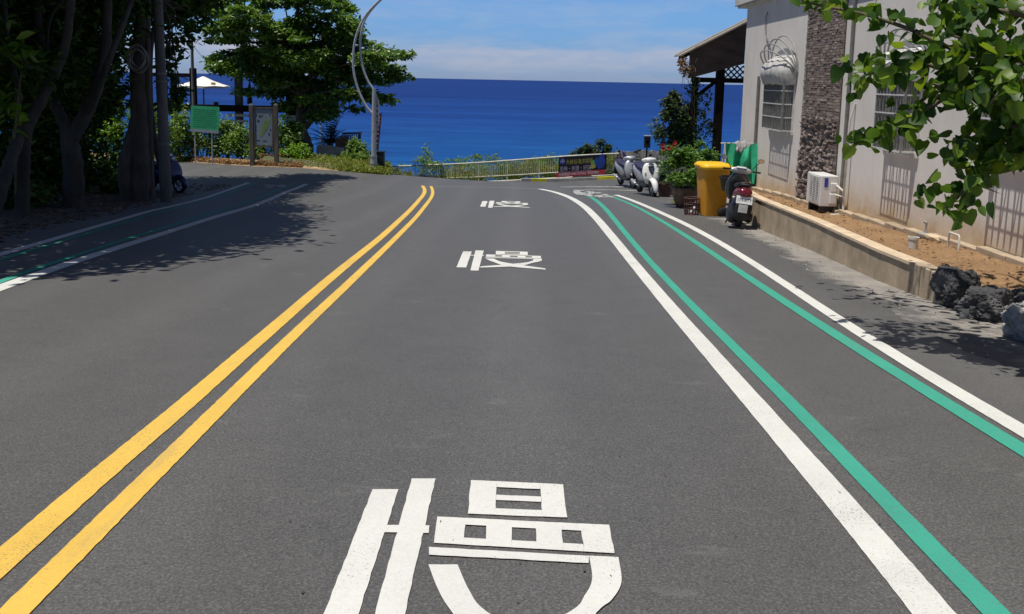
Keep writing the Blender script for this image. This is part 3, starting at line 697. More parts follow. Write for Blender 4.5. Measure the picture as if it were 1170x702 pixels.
ro += [((xa + xb) / 2 + 0.06, ybase - 0.30), (xa - 0.03, ybase - 0.50)]; ri += [((xa + xb) / 2 - 0.1, ybase - 0.20), (xa - 0.03, ybase - 0.40)]
lo += [((xa + xb) / 2 - 0.06, ybase - 0.34), (xb + 0.02, ybase - 0.56)]; li += [((xa + xb) / 2 + 0.1, ybase - 0.22), (xb + 0.02, ybase - 0.45)]
def strip2(a, b, n=5):
    A = densify([Vector((p[0], p[1], 0)) for p in a], n); B_ = densify([Vector((p[0], p[1], 0)) for p in b], n)
    return [(p.x, p.y) for p in A] + [(p.x, p.y) for p in B_[::-1]]
GS1 = strip2(ro, ri); GS2 = strip2(lo, li)
def slow(px, py, sx, sy, sh=0.0):
    mb = MB()
    def put(q, dz):
        p = [(px + a * sx + b * sy * sh, py + b * sy) for a, b in q]
        # subdivide long edges so that the paint follows the road and gets an uneven rim
        pts = []
        for k in range(len(p)):
            a, b = Vector((*p[k], 0)), Vector((*p[(k + 1) % len(p)], 0)); L = (b - a).length; n = max(1, int(L / 0.05))
            d = (b - a).normalized() if L > 1e-6 else Vector((1, 0, 0)); nr = Vector((-d.y, d.x, 0))
            for i in range(n):
                w = a.lerp(b, i / n)
                if i: w = w + nr * random.uniform(-0.0022, 0.0022)
                pts.append((w.x, w.y, G(w.x, w.y) + dz))
        mb.add(pts, [tuple(range(len(pts)))[::-1]])
    for k, q in enumerate(GL): put(q, 0.005 + 0.0002 * (k % 7))
    put(GS1, 0.0068); put(GS2, 0.0074)
    return struct(mb.build('slow_marking', M['white']))
slow(O0.x, O0.y, 1, 1)
p2 = ground(528, 286.5); q2 = ground(619, 300)
gw = xb - 0 + 0.0
slow(p2.x, p2.y, (q2.x - p2.x) / gw * 1.0, 1.16)
p3 = ground(550.5, 229.6); q3 = ground(603, 234)
slow(p3.x, p3.y, (q3.x - p3.x) / gw, 1.55)
# ---- painted kerb under the fence
def kerb_run(uvs, seg, mats):
    pts = densify([ground(u, v) for u, v in uvs], 12)
    d = [0]
    for a, b in zip(pts, pts[1:]): d.append(d[-1] + (b - a).length)
    def P(s):
        for i in range(len(d) - 1):
            if d[i] <= s <= d[i + 1] + 1e-9: return pts[i].lerp(pts[i + 1], (s - d[i]) / max(1e-6, d[i + 1] - d[i]))
        return pts[-1]
    mb = MB(); s = 0; k = 0
    while s < d[-1] - 0.05:
        L = min(seg[k % len(seg)], d[-1] - s); mb.mi = mats[k % len(mats)]
        a, b = P(s), P(s + L - 0.01); t = (b - a).normalized(); nrm = Vector((-t.y, t.x, 0))
        q = [a, b, b + nrm * 0.16, a + nrm * 0.16]
        mb.prism([p + Vector((0, 0, -0.05)) for p in q], (0, 0, 0.18)); s += L; k += 1
    return mb
kerb_run([(596, 207.5), (640, 207.7), (690, 205.5), (730, 203.8), (760, 203.6)], [0.45, 0.75, 0.55, 1.75, 1.0, 1.25, .55, 1.5], [2, 0, 2, 2, 0, 1, 0, 1]).build('kerb', [M['kerbyellow'], M['kerbblack'], M['greyconc']])
struct(bpy.data.objects['kerb'])
mb = MB()
for i in range(170):
    y = 2.2 + 24 * random.random() ** 1.6; x = random.uniform(-.42 * y - .5, .42 * y + .3); x = cl(x, -6, 4.2); s = random.uniform(0.002, 0.005) * (1 + y * .14)
    c = Vector((x, y, G(x, y) + 0.006)); q = [c + Vector((random.uniform(-s, s), random.uniform(-s, s) * 1.6, random.uniform(0, s * .6))) for _ in range(6)]
    mb.add(q, [(0, 1, 2), (0, 2, 3), (0, 3, 4), (1, 2, 5), (2, 3, 5), (3, 4, 5), (0, 1, 5), (0, 4, 5)])
tag(mb.build('road_grit', M['kerbblack']), 'tiny dark bits of grit scattered over the road', 'grit', kind='stuff')
#PART2
# ================================================================== LIGHT AND SKY
SUN = Vector((-0.24, -0.12, 1.0)).normalized()
sd = bpy.data.lights.new('sun', 'SUN'); sd.energy = 4.6; sd.angle = R(0.5); sd.color = (1.0, 0.955, 0.89)
so = bpy.data.objects.new('sun', sd); COL.objects.link(so); so.rotation_euler = SUN.to_track_quat('Z', 'Y').to_euler(); so.location = (-20, -10, 60)
w = bpy.data.worlds.new('World'); scene.world = w; w.use_nodes = True; nt = w.node_tree; nt.nodes.clear()
sky = nt.nodes.new('ShaderNodeTexSky'); sky.sky_type = 'NISHITA'; sky.sun_disc = False
sky.sun_elevation = math.asin(SUN.z); sky.sun_rotation = math.atan2(SUN.x, SUN.y); sky.altitude = 30; sky.air_density = 1.0; sky.dust_density = 0.0; sky.ozone_density = 3.0
tc = nt.nodes.new('ShaderNodeTexCoord'); sp = nt.nodes.new('ShaderNodeSeparateXYZ'); link(nt, tc.outputs['Generated'], sp.inputs[0])
# cloud layer low over the horizon
mp = nt.nodes.new('ShaderNodeMapping'); mp.inputs['Scale'].default_value = (1.0, 1.0, 5.0); link(nt, tc.outputs['Generated'], mp.inputs[0])
n1 = noise_node(nt, 6.0, 8, 0.62, vec=mp.outputs[0]); n2 = noise_node(nt, 21.0, 7, 0.6, vec=mp.outputs[0])
ad = nt.nodes.new('ShaderNodeMath'); ad.operation = 'MULTIPLY_ADD'; ad.inputs[1].default_value = 0.45; link(nt, n2.outputs[0], ad.inputs[0]); link(nt, n1.outputs[0], ad.inputs[2])
cm = ramp(nt, ad.outputs[0], [(0.64, (0, 0, 0)), (0.86, (1, 1, 1))])
band = ramp(nt, sp.outputs['Z'], [(0.0, (0.08,) * 3), (0.012, (0.2,) * 3), (0.026, (0.5,) * 3), (0.045, (0.22,) * 3), (0.16, (0.08,) * 3), (0.5, (0.25,) * 3)])
mu = nt.nodes.new('ShaderNodeMath'); mu.operation = 'MULTIPLY'; link(nt, cm.outputs[0], mu.inputs[0]); link(nt, band.outputs[0], mu.inputs[1])
tint = ramp(nt, sp.outputs['Z'], [(0.0, (0.35, 0.52, 1.10)), (0.03, (0.36, 0.60, 1.18)), (0.08, (0.48, 0.76, 1.25)), (0.15, (0.55, 0.80, 1.25)), (0.22, (0.45, 0.62, 0.95)), (0.4, (0.30, 0.40, 0.6)), (1.0, (0.22, 0.29, 0.45))])
hsv = nt.nodes.new('ShaderNodeHueSaturation'); hsv.inputs['Saturation'].default_value = 1.0; hsv.inputs['Value'].default_value = 1.0; link(nt, mix(nt, 1.0, sky.outputs[0], tint.outputs[0], 'MULTIPLY'), hsv.inputs['Color'])
skc = mix(nt, mu.outputs[0], hsv.outputs[0], (6.6, 6.3, 6.6))
mp2 = nt.nodes.new('ShaderNodeMapping'); mp2.inputs['Scale'].default_value = (1.0, 1.0, 9.0); link(nt, tc.outputs['Generated'], mp2.inputs[0])
n4 = noise_node(nt, 5.0, 7, 0.6, vec=mp2.outputs[0]); wz = nt.nodes.new('ShaderNodeMath'); wz.operation = 'MULTIPLY_ADD'; wz.inputs[1].default_value = 0.030; wz.inputs[2].default_value = -0.015; link(nt, n4.outputs[0], wz.inputs[0])
zz_ = nt.nodes.new('ShaderNodeMath'); zz_.operation = 'ADD'; link(nt, wz.outputs[0], zz_.inputs[0]); link(nt, sp.outputs['Z'], zz_.inputs[1])
bk = ramp(nt, zz_.outputs[0], [(0.010, (0.0,) * 3), (0.020, (0.24,) * 3), (0.030, (0.38,) * 3), (0.038, (0, 0, 0))])
skc = mix(nt, bk.outputs[0], skc, (6.9, 6.2, 6.6))
bg = nt.nodes.new('ShaderNodeBackground'); bg.inputs['Strength'].default_value = 0.085; link(nt, skc, bg.inputs['Color'])
wo = nt.nodes.new('ShaderNodeOutputWorld'); link(nt, bg.outputs[0], wo.inputs['Surface'])
vs = scene.view_settings; scene.display_settings.display_device = 'sRGB'; vs.view_transform = 'Standard'; vs.look = 'None'; vs.exposure = 0.0; vs.gamma = 1.0; vs.use_curve_mapping = False
scene.cycles.max_bounces = 6; scene.cycles.transparent_max_bounces = 4

# ================================================================== HOUSE
house = empty('house', (HX, 12, soilz(12)), label='single storey white rendered house with a dark stone strip beside the soil bed', cat='house')
def hb(mb, name, mat, **k):      # house parts are modelled in world space; shift into the house's frame
    o = mb.build(name, mat, house, **k); o.matrix_parent_inverse = Matrix.Translation(house.location).inverted(); return o
corner = onx(845.5, 165, HX); YE = corner.y
mb = MB(); mb.box((HX, -5, -2.6), (HX + 7.5, YE, 3.62)); hb(mb, 'wall', M['wall'])
ZR = onx(846, 8, HX).z
mb = MB(); mb.box((HX - 0.15, -5.3, ZR), (HX + 7.8, YE + 0.75, ZR + 0.24)); mb.box((HX - 0.10, -5.2, ZR - 0.06), (HX + 7.7, YE + .6, ZR - 0.003)); hb(mb, 'roof', M['slabedge'], bevel=0.012)
# dark stone cladding: rows of split stones, rougher towards the foot
y0, y1 = onx(962, 110, HX).y, onx(917.5, 150, HX).y
mb = MB(); z = -1.15; r_ = random.Random(3)
while z < ZR - 0.08:
    h = r_.uniform(0.032, 0.06); y = y0
    while y < y1 - 0.01:
        L = min(r_.uniform(0.06, 0.22), y1 - y); 
        if y1 - y - L < 0.05: L = y1 - y
        rough = 1.0 if z < 0.9 else 0.22
        dep = 0.05 + rough * (r_.random() ** 1.8) * 0.06
        a, b = y + 0.004, y + L - 0.004; c, d = z + 0.003, z + h - 0.003
        j = lambda: r_.uniform(-0.015, 0.015) * rough
        f = [Vector((HX - dep + j(), a, c)), Vector((HX - dep + j(), b, c)), Vector((HX - dep + j(), b, d)), Vector((HX - dep + j(), a, d))]
        bk = [Vector((HX + 0.01, p.y, p.z)) for p in f]
        mb.add(f + bk, [(0, 3, 2, 1), (0, 1, 5, 4), (1, 2, 6, 5), (2, 3, 7, 6), (3, 0, 4, 7)]); y += L
    z += h
hb(mb, 'stone_cladding', M['ledge'])
mb = MB(); mb.box((HX - 0.02, y0, -1.3), (HX + 0.02, y1, ZR - 0.07)); hb(mb, 'cladding_mortar', M['darkrock'])
# footing strip along the wall
mb = MB()
for k in range(26):
    ya, yb = 4 + k * 0.66, 4 + k * 0.66 + 0.63
    if yb > YE: break
    za = soilz((ya + yb) / 2); mb.box((HX - 0.13 - random.uniform(0, .03), ya, za - 0.2), (HX - 0.002, yb, za + 0.055 + random.uniform(0, 0.025)))
hb(mb, 'footing', M['concrete'], bevel=0.01)
# caged windows
def cage_window(ya, yb, zb, zt):
    p = 0.24; xo = HX - p
    mb = MB(); mb.box((HX - 0.012, ya, zb), (HX - 0.004, yb, zt)); pane = hb(mb, 'window', M['pane'])
    def sb(mb, name, mat):
        return mb.build(name, mat, pane)
    mb = MB(); t = 0.05
    mb.box((HX - 0.035, ya - t, zb - t), (HX - 0.003, ya, zt + t)); mb.box((HX - 0.035, yb, zb - t), (HX - 0.003, yb + t, zt + t)); mb.box((HX - 0.035, ya, zt), (HX - 0.003, yb, zt + t)); mb.box((HX - 0.05, ya - .08, zb - t - .03), (HX - 0.003, yb + .08, zb - .002))
    mb.box((HX - 0.03, (ya + yb) / 2 - .025, zb), (HX - 0.013, (ya + yb) / 2 + .025, zt)); sb(mb, 'frame', M['grille'])
    mb = MB(); nb = max(6, int((yb - ya) / 0.115))
    for i in range(nb + 1):
        y = lerp(ya, yb, i / nb); r = 0.013 if 0 < i < nb else 0.02
        mb.mi = 1; mb.box((xo - r, y - r, zb), (xo + r, y + r, zt)); mb.mi = 0
    for k in range(6):
        z = lerp(zb, zt, k / 5); h = 0.011 if 0 < k < 5 else 0.016
        mb.box((xo - 0.026, ya - .02, z - h), (xo - 0.0205, yb + .02, z + h))
        for y in (ya, yb): mb.box((xo, y - .012, z - .012), (HX - 0.004, y + .012, z + .012))
    mb.mi = 1
    for q in (1, 2, 3, 4, 5):
        for y in (ya, yb): mb.box((xo + p * q / 6 - .008, y - .008, zb), (xo + p * q / 6 + .008, y + .008, zt))
    mb.mi = 0
    mb.box((xo, ya, zb - 0.012), (HX - 0.06, yb, zb - 0.002)) if False else None
    # flat sill tray: bars that throw the long streaks down the wall
    for i in range(nb + 1):
        if i % 2 == 0 or i in (0, nb):
            y = lerp(ya, yb, i / nb); mb.box((xo, y - (.05 if i == 0 else .012), zb - .012), (HX - 0.06, y + .012, zb + .012))
    sb(mb, 'grille', [M['grille'], M['bardark']])
    return pane
XC = HX - 0.24
wins = []
for (ua, ub, vt, vb) in ((871, 892.5, 72, 150), (998, 1029, 100, 174), (1118, 1162, 120, 192)):
    a, b = onx(ub, vb, XC), onx(ua, vb, XC); wins.append((a.y, b.y)); cage_window(a.y, b.y, a.z, 1.95)
# dome awnings over the two farther windows
def awning(yc, w, mat, zp=1.78, R0=0.78):
    def P(t, phi, r=R0): return Vector((HX - 0.01 - r * math.sin(t) ** 0.8 * math.cos(phi), yc + w / 2 * math.cos(t), zp + r * math.sin(t) ** 0.8 * math.sin(phi)))
    ts = [max(0.0001, min(math.pi - 0.0001, math.pi * k / 22)) for k in range(23)]
    mb = MB()          # fabric folded into a boxy hood: valance, sloping front, pleated top
    pr_ = [(.30, -.27, .46), (.40, -.05, .48), (.37, .08, .475), (.31, .20, .44), (.20, .30, .40), (.02, .37, .36)]; n = 20; rows = []
    for k, (dx_, dz_, hw) in enumerate(pr_):
        row = []
        for j in range(n + 1):
            t = j / n * 2 - 1; ed = 1 - abs(t) ** 6 * .55; y = yc + t * w * hw
            cr_ = .035 * mnoise.noise(Vector((t * 5, k * 1.7, yc))) + .009 * math.sin(j * .9 + k * .6)
            row.append(Vector((HX - max(.012, dx_ * ed * R0 / .78 + cr_ * (k < 5)), y, zp + dz_ * R0 / .78 + .03 * mnoise.noise(Vector((t * 4, k * 2.3, yc + 9))))))
        rows.append(row)
    L_ = [Vector((HX - .012, r_[0].y, r_[0].z)) for r_ in rows]; R_ = [Vector((HX - .012, r_[-1].y, r_[-1].z)) for r_ in rows]
    for i, r_ in enumerate(rows): r_.insert(0, L_[i]); r_.append(R_[i])
    n = len(rows[0])
    mb.add([p for r in rows for p in r], [(i * n + j, i * n + j + 1, (i + 1) * n + j + 1, (i + 1) * n + j) for i in range(len(rows) - 1) for j in range(n - 1)])
    aw = hb(mb, 'awning', mat, smooth=True)
    mb = MB()
    for ph, q_ in ((R(46), .84), (R(60), .92), (R(73), .98), (R(85), 1.03)): mb.tube([P(t, ph, R0 * q_) for t in ts], 0.016, 6)
    mb.build('awning_hoops', M['hoop'], aw)
awning((wins[0][0] + wins[0][1]) / 2 + .1, wins[0][1] - wins[0][0] + 0.5, M['awning'])
awning((wins[1][0] + wins[1][1]) / 2 + .05, wins[1][1] - wins[1][0] + 0.45, M['awningw'], 1.8, .62)
# pipes and cables fixed on the wall
def wallpipe(name, pts, r, mat):
    mb = MB(); mb.tube(pts, r, 8); hb(mb, name, mat, smooth=True)
def ow(u, v, off=0.04): p = onx(u, v, HX - off); return p
a = onx(867, 88, HX - .05); wallpipe('drain_pipe', [Vector((HX - .05, a.y, 1.7)), Vector((HX - .05, a.y, 0)), Vector((HX - .05, a.y, soilz(a.y)))], 0.035, M['pipe'])
a = onx(966, 150, HX - .045); wallpipe('drain_pipe', [Vector((HX - .045, a.y, 3.4)), Vector((HX - .045, a.y, 0)), Vector((HX - .05, a.y, soilz(a.y) + .02))], 0.03, M['pipe'])
wallpipe('cable', [ow(877, 14), ow(875, 20), ow(874.5, 30), ow(875, 40), ow(880, 52)], 0.014, M['pipe'])
wallpipe('refrigerant_hose', [Vector((HX - .2, 15.55, -.33)), Vector((HX - .14, 15.3, -.28)), Vector((HX - .08, 15.12, -.36)), Vector((HX - .07, 15.1, -.8)), Vector((HX - .2, 15.0, -.76)), Vector((HX - .4, 14.85, -.755))], 0.022, M['pipew'])
wallpipe('refrigerant_hose', [Vector((HX - .22, 15.55, -.5)), Vector((HX - .14, 15.25, -.45)), Vector((HX - .1, 15.06, -.45)), Vector((HX - .09, 15.05, .9)), Vector((HX - .02, 15.05, 1.2))], 0.02, M['pipew'])

# ---- air conditioner unit standing by the stone strip
yc = onx(925, 215, HX - 0.45).y; zb = soilz(yc) + 0.10
ya = onx(933, 215, HX - 0.45).y
ac = empty('air_conditioner', (HX - 0.26, ya + .25, zb), label='white outdoor air conditioner unit against the foot of the dark stone strip', cat='air conditioner')
mb = MB(); mb.box((-.17, -.39, .04), (.17, .39, .64)); mb.build('case', M['acwhite'], ac, bevel=0.015)
mb = MB()
for k in range(15): z = .09 + k * .036; mb.box((-.186, -.33, z), (-.172, .18, z + .012))
for k in range(4): y = -.33 + k * .17; mb.box((-.19, y - .006, .08), (-.1735, y + .006, .61))
mb.build('fan_guard', M['acwhite'], ac)
mb = MB(); mb.lathe([(.24, 0), (.24, .004)], (-.1715, -.07, .34), 28, Matrix.Rotation(-math.pi / 2, 3, 'Y')); mb.build('fan_opening', M['acdark'], ac)
mb = MB(); mb.box((-.10, -.398, .42), (-.03, -.3915, .6)); mb.build('sticker', M['stickerblue'], ac)
mb = MB(); mb.box((.0, -.46, .1), (.13, -.3915, .3)); mb.box((.02, -.43, .34), (.15, -.3915, .5)); mb.build('valve_cover', M['acwhite'], ac, bevel=.012)
for y_ in (-.29, .29): mb = MB(); mb.box((-.14, y_ - .03, -.12), (.14, y_ + .03, .038)); mb.build('foot_rail', M['acdark'], ac)
ac.scale = (.93, .93, .93)

# ---- planter wall
def prof_wall(y0, y1, step=0.25):
    mb = MB(); ys_ = [lerp(y0, y1, i / max(1, int((y1 - y0) / step))) for i in range(int((y1 - y0) / step) + 1)]
    rings = []
    for y in ys_:
        x = px_(y); t = soilz(y) + 0.0; b = G(x, y) - 0.12
        rings.append([Vector((x, y, b)), Vector((x + .012 + rag(y, .004, 3), y, t)), Vector((x + .17, y, t)), Vector((x + .17, y, b))])
    mb.ring_loft(rings); return mb
yA = PW[0].y + 0.62; yB = 20.9
pw = empty('planter_wall', (px_(yA), yA, G(px_(yA), yA)), label='long low tan concrete wall holding the bare soil bed', cat='wall')
def wp(o, r): o.parent = r; o.matrix_parent_inverse = Matrix.Translation(r.location).inverted(); return o
wp(prof_wall(yA, yB).build('body', M['concrete']), pw)
mb = MB(); rings = []
for i in range(60):
    y = lerp(yA, yB, i / 59); x = px_(y); t = soilz(y) + .002
    rings.append([Vector((x - .01, y, t)), Vector((x - .008, y, t + .035)), Vector((x + .19, y, t + .035)), Vector((x + .19, y, t))])
mb.ring_loft(rings); wp(mb.build('cap', M['concrete_top']), pw)
bl = ['concrete kerb block nearest the long planter wall, first of three', 'middle one of three concrete kerb blocks ending the planter wall', 'concrete kerb block touching the dark rocks, last of three']
for k in range(3):
    y1 = yA - 0.035 - k * 0.225; y0 = y1 - 0.185; x0 = px_(max(y0, PW[0].y)); t = soilz(y0) + 0.035; b = G(x0, y0) - .1
    mb = MB(); mb.box((x0 + .0 + .006 * k, y0, b), (x0 + .19, y1, t - .008 * k)); o = mb.build('kerb_block', M['concrete'], bevel=.012)
    tag(o, bl[k], 'concrete block', 'kerb blocks at the end of the planter wall')

# ---- rocks
def rock(c, r, seed, mat, label, dark):
    bm = bmesh.new(); bmesh.ops.create_icosphere(bm, subdivisions=6, radius=1)
    for v in bm.verts:
        p = v.co.copy(); q = p + Vector((seed * 7.1, seed * 3.3, 0))
        d = 1 + 0.42 * mnoise.noise(q * 0.9) + 0.26 * mnoise.noise(q * 2.2) + 0.14 * abs(mnoise.noise(q * 5)) - 0.10 * abs(mnoise.noise(q * 9)) + 0.05 * mnoise.noise(q * 18) - 0.05 * abs(mnoise.noise(q * 13)) + 0.025 * mnoise.noise(q * 40)
        v.co = Vector((p.x * r[0], p.y * r[1], p.z * r[2])) * d
    me = bpy.data.meshes.new('rock'); bm.to_mesh(me); bm.free(); me.materials.append(mat)
    me.polygons.foreach_set('use_smooth', [True] * len(me.polygons))
    o = bpy.data.objects.new('rock', me); COL.objects.link(o); o.location = c; o.rotation_euler.z = seed * 1.7
    tag(o, label, 'rock', 'rocks edging the soil bed')
def gr(u, v, dz=0): p = ground(u, v); return Vector((p.x, p.y, p.z + dz))
p = gr(1090, 352); rock(p + Vector((.10, .12, .14)), (.22, .22, .27), 1, M['darkrock'], 'tall rounded black rock next to the last kerb block', 1)
p = gr(1122, 366); rock(p + Vector((.10, .12, .10)), (.25, .24, .19), 2, M['darkrock'], 'low dark rock between the tall black rock and the pale one', 1)
p = gr(1150, 368); rock(p + Vector((.28, .18, .08)), (.24, .2, .18), 5, M['darkrock'], 'dark rock lying behind the pale grey rock', 1)
p = gr(1164, 390); rock(p + Vector((.15, .06, .12)), (.25, .22, .24), 3, M['rock'], 'pale grey pitted rock at the right edge, nearest of the rocks', 0)
p = gr(1166, 390); rock(p + Vector((.5, -.38, .12)), (.28, .26, .24), 4, M['rock'], 'grey rock just outside the shade beside the tree trunk', 0)

# ---- small things on the soil
def soilpt(u, v):
    d = ray(u, v); d = d / d.y; y = 3.0
    while y < 25:
        p = CAMP + d * y
        if p.z <= soilz(y) + .01: return p
        y += 0.02
    return p
p = soilpt(1043, 283); mb = MB(); mb.lathe([(.06, -.03), (.062, .11), (.07, .112), (.07, .14), (.055, .14), (.05, .06)], (0, 0, 0), 20); tag(mb.build('pipe_stub', M['pipew'], loc=p, smooth=True), 'short stub of wide capped pipe sticking out of the bare soil', 'pipe')
p = soilpt(1089, 284); p.x = min(p.x, HX - .1); mb = MB(); h = .19; wd = .13
mb.tube([(-.0, wd, -.1), (0, wd, h - .02), (0, wd - .02, h), (0, -wd + .02, h), (0, -wd, h - .02), (0, -wd, -.1)], .014, 8); tag(mb.build('pipe_loop', M['pipew'], loc=p, smooth=True), 'thin white pipe bent like a staple at the wall foot', 'pipe')
p = soilpt(1062, 272); p.x = min(p.x, HX - .12)
mb = MB(); mb.lathe([(.085, -.02), (.10, .02), (.10, .06), (.03, .075), (.028, .10)], (0, 0, 0), 16); mb.tube([(0, 0, .08), (0, 0, .23)], .014, 8); mb.tube([(0, 0, .21), (-.05, 0, .23)], .016, 8)
tag(mb.build('water_valve', M['greyconc'], loc=p, smooth=True), 'small valve with dark upright spindle on a concrete foot by the wall', 'valve')
p = soilpt(1072, 275); p.x = min(p.x, HX - .16); mb = MB(); q = [Vector((random.uniform(-.07, .07), random.uniform(-.16, .16), random.uniform(-.01, .08))) for _ in range(30)]
bm = bmesh.new(); [bm.verts.new(v) for v in q]; bmesh.ops.convex_hull(bm, input=bm.verts); me = bpy.data.meshes.new('rubble'); bm.to_mesh(me); bm.free(); me.materials.append(M['concrete_top']); o = bpy.data.objects.new('rubble', me); COL.objects.link(o); o.location = p
tag(o, 'broken lump of pale concrete lying beside the valve', 'rubble')

# ================================================================== PORCH (lean-to beyond the house)
porch = empty('porch', (5.4, YE + 3.2, G(5.4, YE + 3.2)), label='dark wooden lean-to porch with lattice and sheet roof at the house end', cat='porch')
YP = YE + 2.3
def pp(mb, name, mat, **k): return wp(mb.build(name, mat, **k), porch)
hi = at(848, 30, YP); lo_ = at(781, 64, YP)
dirx = (hi - lo_); slope = dirx.z / dirx.x
def rz_(x): return lo_.z + (x - lo_.x) * slope
mb = MB(); n = 46; xs_ = [lerp(lo_.x - .1, 8.2, i / n) for i in range(n + 1)]
top = []; 
for yy in (YP - .25, YP + 0.9):
    for sgn in (0.0, -0.03): top.append([Vector((x, yy, rz_(x) + .07 + sgn)) for x in xs_])
vs_ = [p for r in top for p in r]; L = n + 1
fs = []
for i in range(n):
    fs += [(i, i + 1, 2 * L + i + 1, 2 * L + i), (L + i, 3 * L + i, 3 * L + i + 1, L + i + 1), (i, L + i, L + i + 1, i + 1), (2 * L + i, 2 * L + i + 1, 3 * L + i + 1, 3 * L + i)]
fs += [(0, 2 * L, 3 * L, L), (n, L + n, 3 * L + n, 2 * L + n)]
mb.add(vs_, fs)
for k in range(2):      # corrugation ribs along the slope
    y = YP - .2 + k * .95; mb.tube([(xs_[0], y, rz_(xs_[0]) + .085), (8.0, y, rz_(8.0) + .085)], .03, 6)
pp(mb, 'roof', M['sheet'])
mb = MB()
for k in range(2):
    y = YP + .2 + k * .5; mb.box((lo_.x, y - .04, 0), (8.0, y + .04, .1), Matrix.Shear('XZ', 4, (0, 0)) if False else None) if False else mb.ring_loft([[Vector((x, y - .04, rz_(x) - .09)), Vector((x, y + .04, rz_(x) - .09)), Vector((x, y + .04, rz_(x) + .03)), Vector((x, y - .04, rz_(x) + .03))] for x in (lo_.x, 8.0)])
pp(mb, 'rafter', M['darkwood'])
mb = MB()      # boarded gable under the roof edge, in sloping boards
b0 = at(790, 91, YP); 
for k in range(3):
    f0, f1 = k / 3, (k + 1) / 3
    xa, xb2 = at(787, 80, YP).x, 6.6
    def zlow(x): return lerp(at(790, 90, YP).z, at(846, 76, YP).z, (x - xa) / (6.35 - xa))
    r_ = []
    for x in (xa, xb2):
        t_, l_ = rz_(x) + .02, zlow(x); za, zb_ = lerp(t_, l_, f0), lerp(t_, l_, f1); o_ = .014 * (2 - k)
        r_.append([Vector((x, YP - .02 - o_, zb_)), Vector((x, YP + .03 - o_, zb_)), Vector((x, YP + .03 - o_, za)), Vector((x, YP - .02 - o_, za))])
    mb.ring_loft(r_)
pp(mb, 'gable_board', M['purlinwood'])
def post(u, v0, v1, y, wd, ztop=None):
    a, b = at(u, v0, y), at(u, v1, y); x = b.x; mb = MB(); mb.box((x - wd / 2, y - wd / 2, b.z - .6), (x + wd / 2, y + wd / 2, (ztop if ztop else a.z))); return mb
pp(post(790.5, 88, 176, YP + .1, .17), 'post', M['darkwood']); pp(post(817.5, 70, 190, YP + .1, .22), 'post', M['darkwood'])
a = at(846, 88, YP + .1); b = at(790, 94, YP + .1)
mb = MB(); mb.ring_loft([[Vector((x, YP + .04, z)), Vector((x, YP + .14, z)), Vector((x, YP + .14, z + .14)), Vector((x, YP + .04, z + .14))] for x, z in ((b.x, b.z), (8.0, b.z))]); pp(mb, 'beam', M['darkwood'])
mb = MB(); s0, s1 = at(794, 112, YP + .1), at(817, 94, YP + .1); d = (s1 - s0).normalized(); nn = Vector((-d.z, 0, d.x)) * .05
mb.prism([s0 - nn, s1 - nn, s1 + nn, s0 + nn], (0, .09, 0)); pp(mb, 'brace', M['darkwood'])
mb = MB()      # diagonal lattice between second post and house
la, lb = at(822, 75, YP + .1), at(847, 89.5, YP + .1); x0, x1, z1, z0 = la.x, lb.x + .6, la.z, lb.z
s = .17
k = -6
while x0 + k * s < x1:
    for sg in (0, 1):
        p0 = Vector((x0 + k * s, 0, z0)); p1 = p0 + Vector((z1 - z0, 0, z1 - z0))
        if sg: p0, p1 = Vector((p1.x, 0, z0)), Vector((p0.x, 0, z1))
        # clip in x
        def clipx(p, q):
            if max(p.x, q.x) <= x0 or min(p.x, q.x) >= x1: return None
            def cut(p, q, xx): t = (xx - p.x) / (q.x - p.x); return p.lerp(q, t)
            if p.x < x0: p = cut(p, q, x0)
            if q.x < x0: q = cut(p, q, x0)
            if p.x > x1: p = cut(p, q, x1)
            if q.x > x1: q = cut(p, q, x1)
            return p, q
        r_ = clipx(p0, p1)
        if r_ and (r_[0] - r_[1]).length > .02:
            p, q = r_; d = (q - p).normalized(); nn = Vector((-d.z, 0, d.x)) * .02; yy = YP + .06 + sg * .022
            mb.prism([p + nn + Vector((0, yy, 0)), q + nn + Vector((0, yy, 0)), q - nn + Vector((0, yy, 0)), p - nn + Vector((0, yy, 0))], (0, .018, 0))
    k += 1
pp(mb, 'lattice', M['whitepaint'] if False else M['darkwood'])
# trailing dry vine at the roof's low end
P_ = []
for i in range(9):
    c = at(random.uniform(777, 786), random.uniform(66, 84), YP - .2); P_.append(clump((c.x, c.y, c.z), (.12, .2, .16), 22, .2))
vr = empty('roof_creeper', at(781, 74, YP), label='straggly dry creeper hanging off the low roof edge of the porch', cat='creeper')
wp(leaves('foliage', np.concatenate(P_), .10, M['drygrass'], None, 0.2, .5, .4), vr)
mb = MB()
for i in range(14):
    a = at(random.uniform(778, 800), random.uniform(62, 72), YP - .26); mb.tube(wobble(a, a + Vector((random.uniform(-.2, .2), random.uniform(-.1, .2), -random.uniform(.2, .9))), 5, .3), .006, 4)
wp(mb.build('stem', M['twig']), vr)

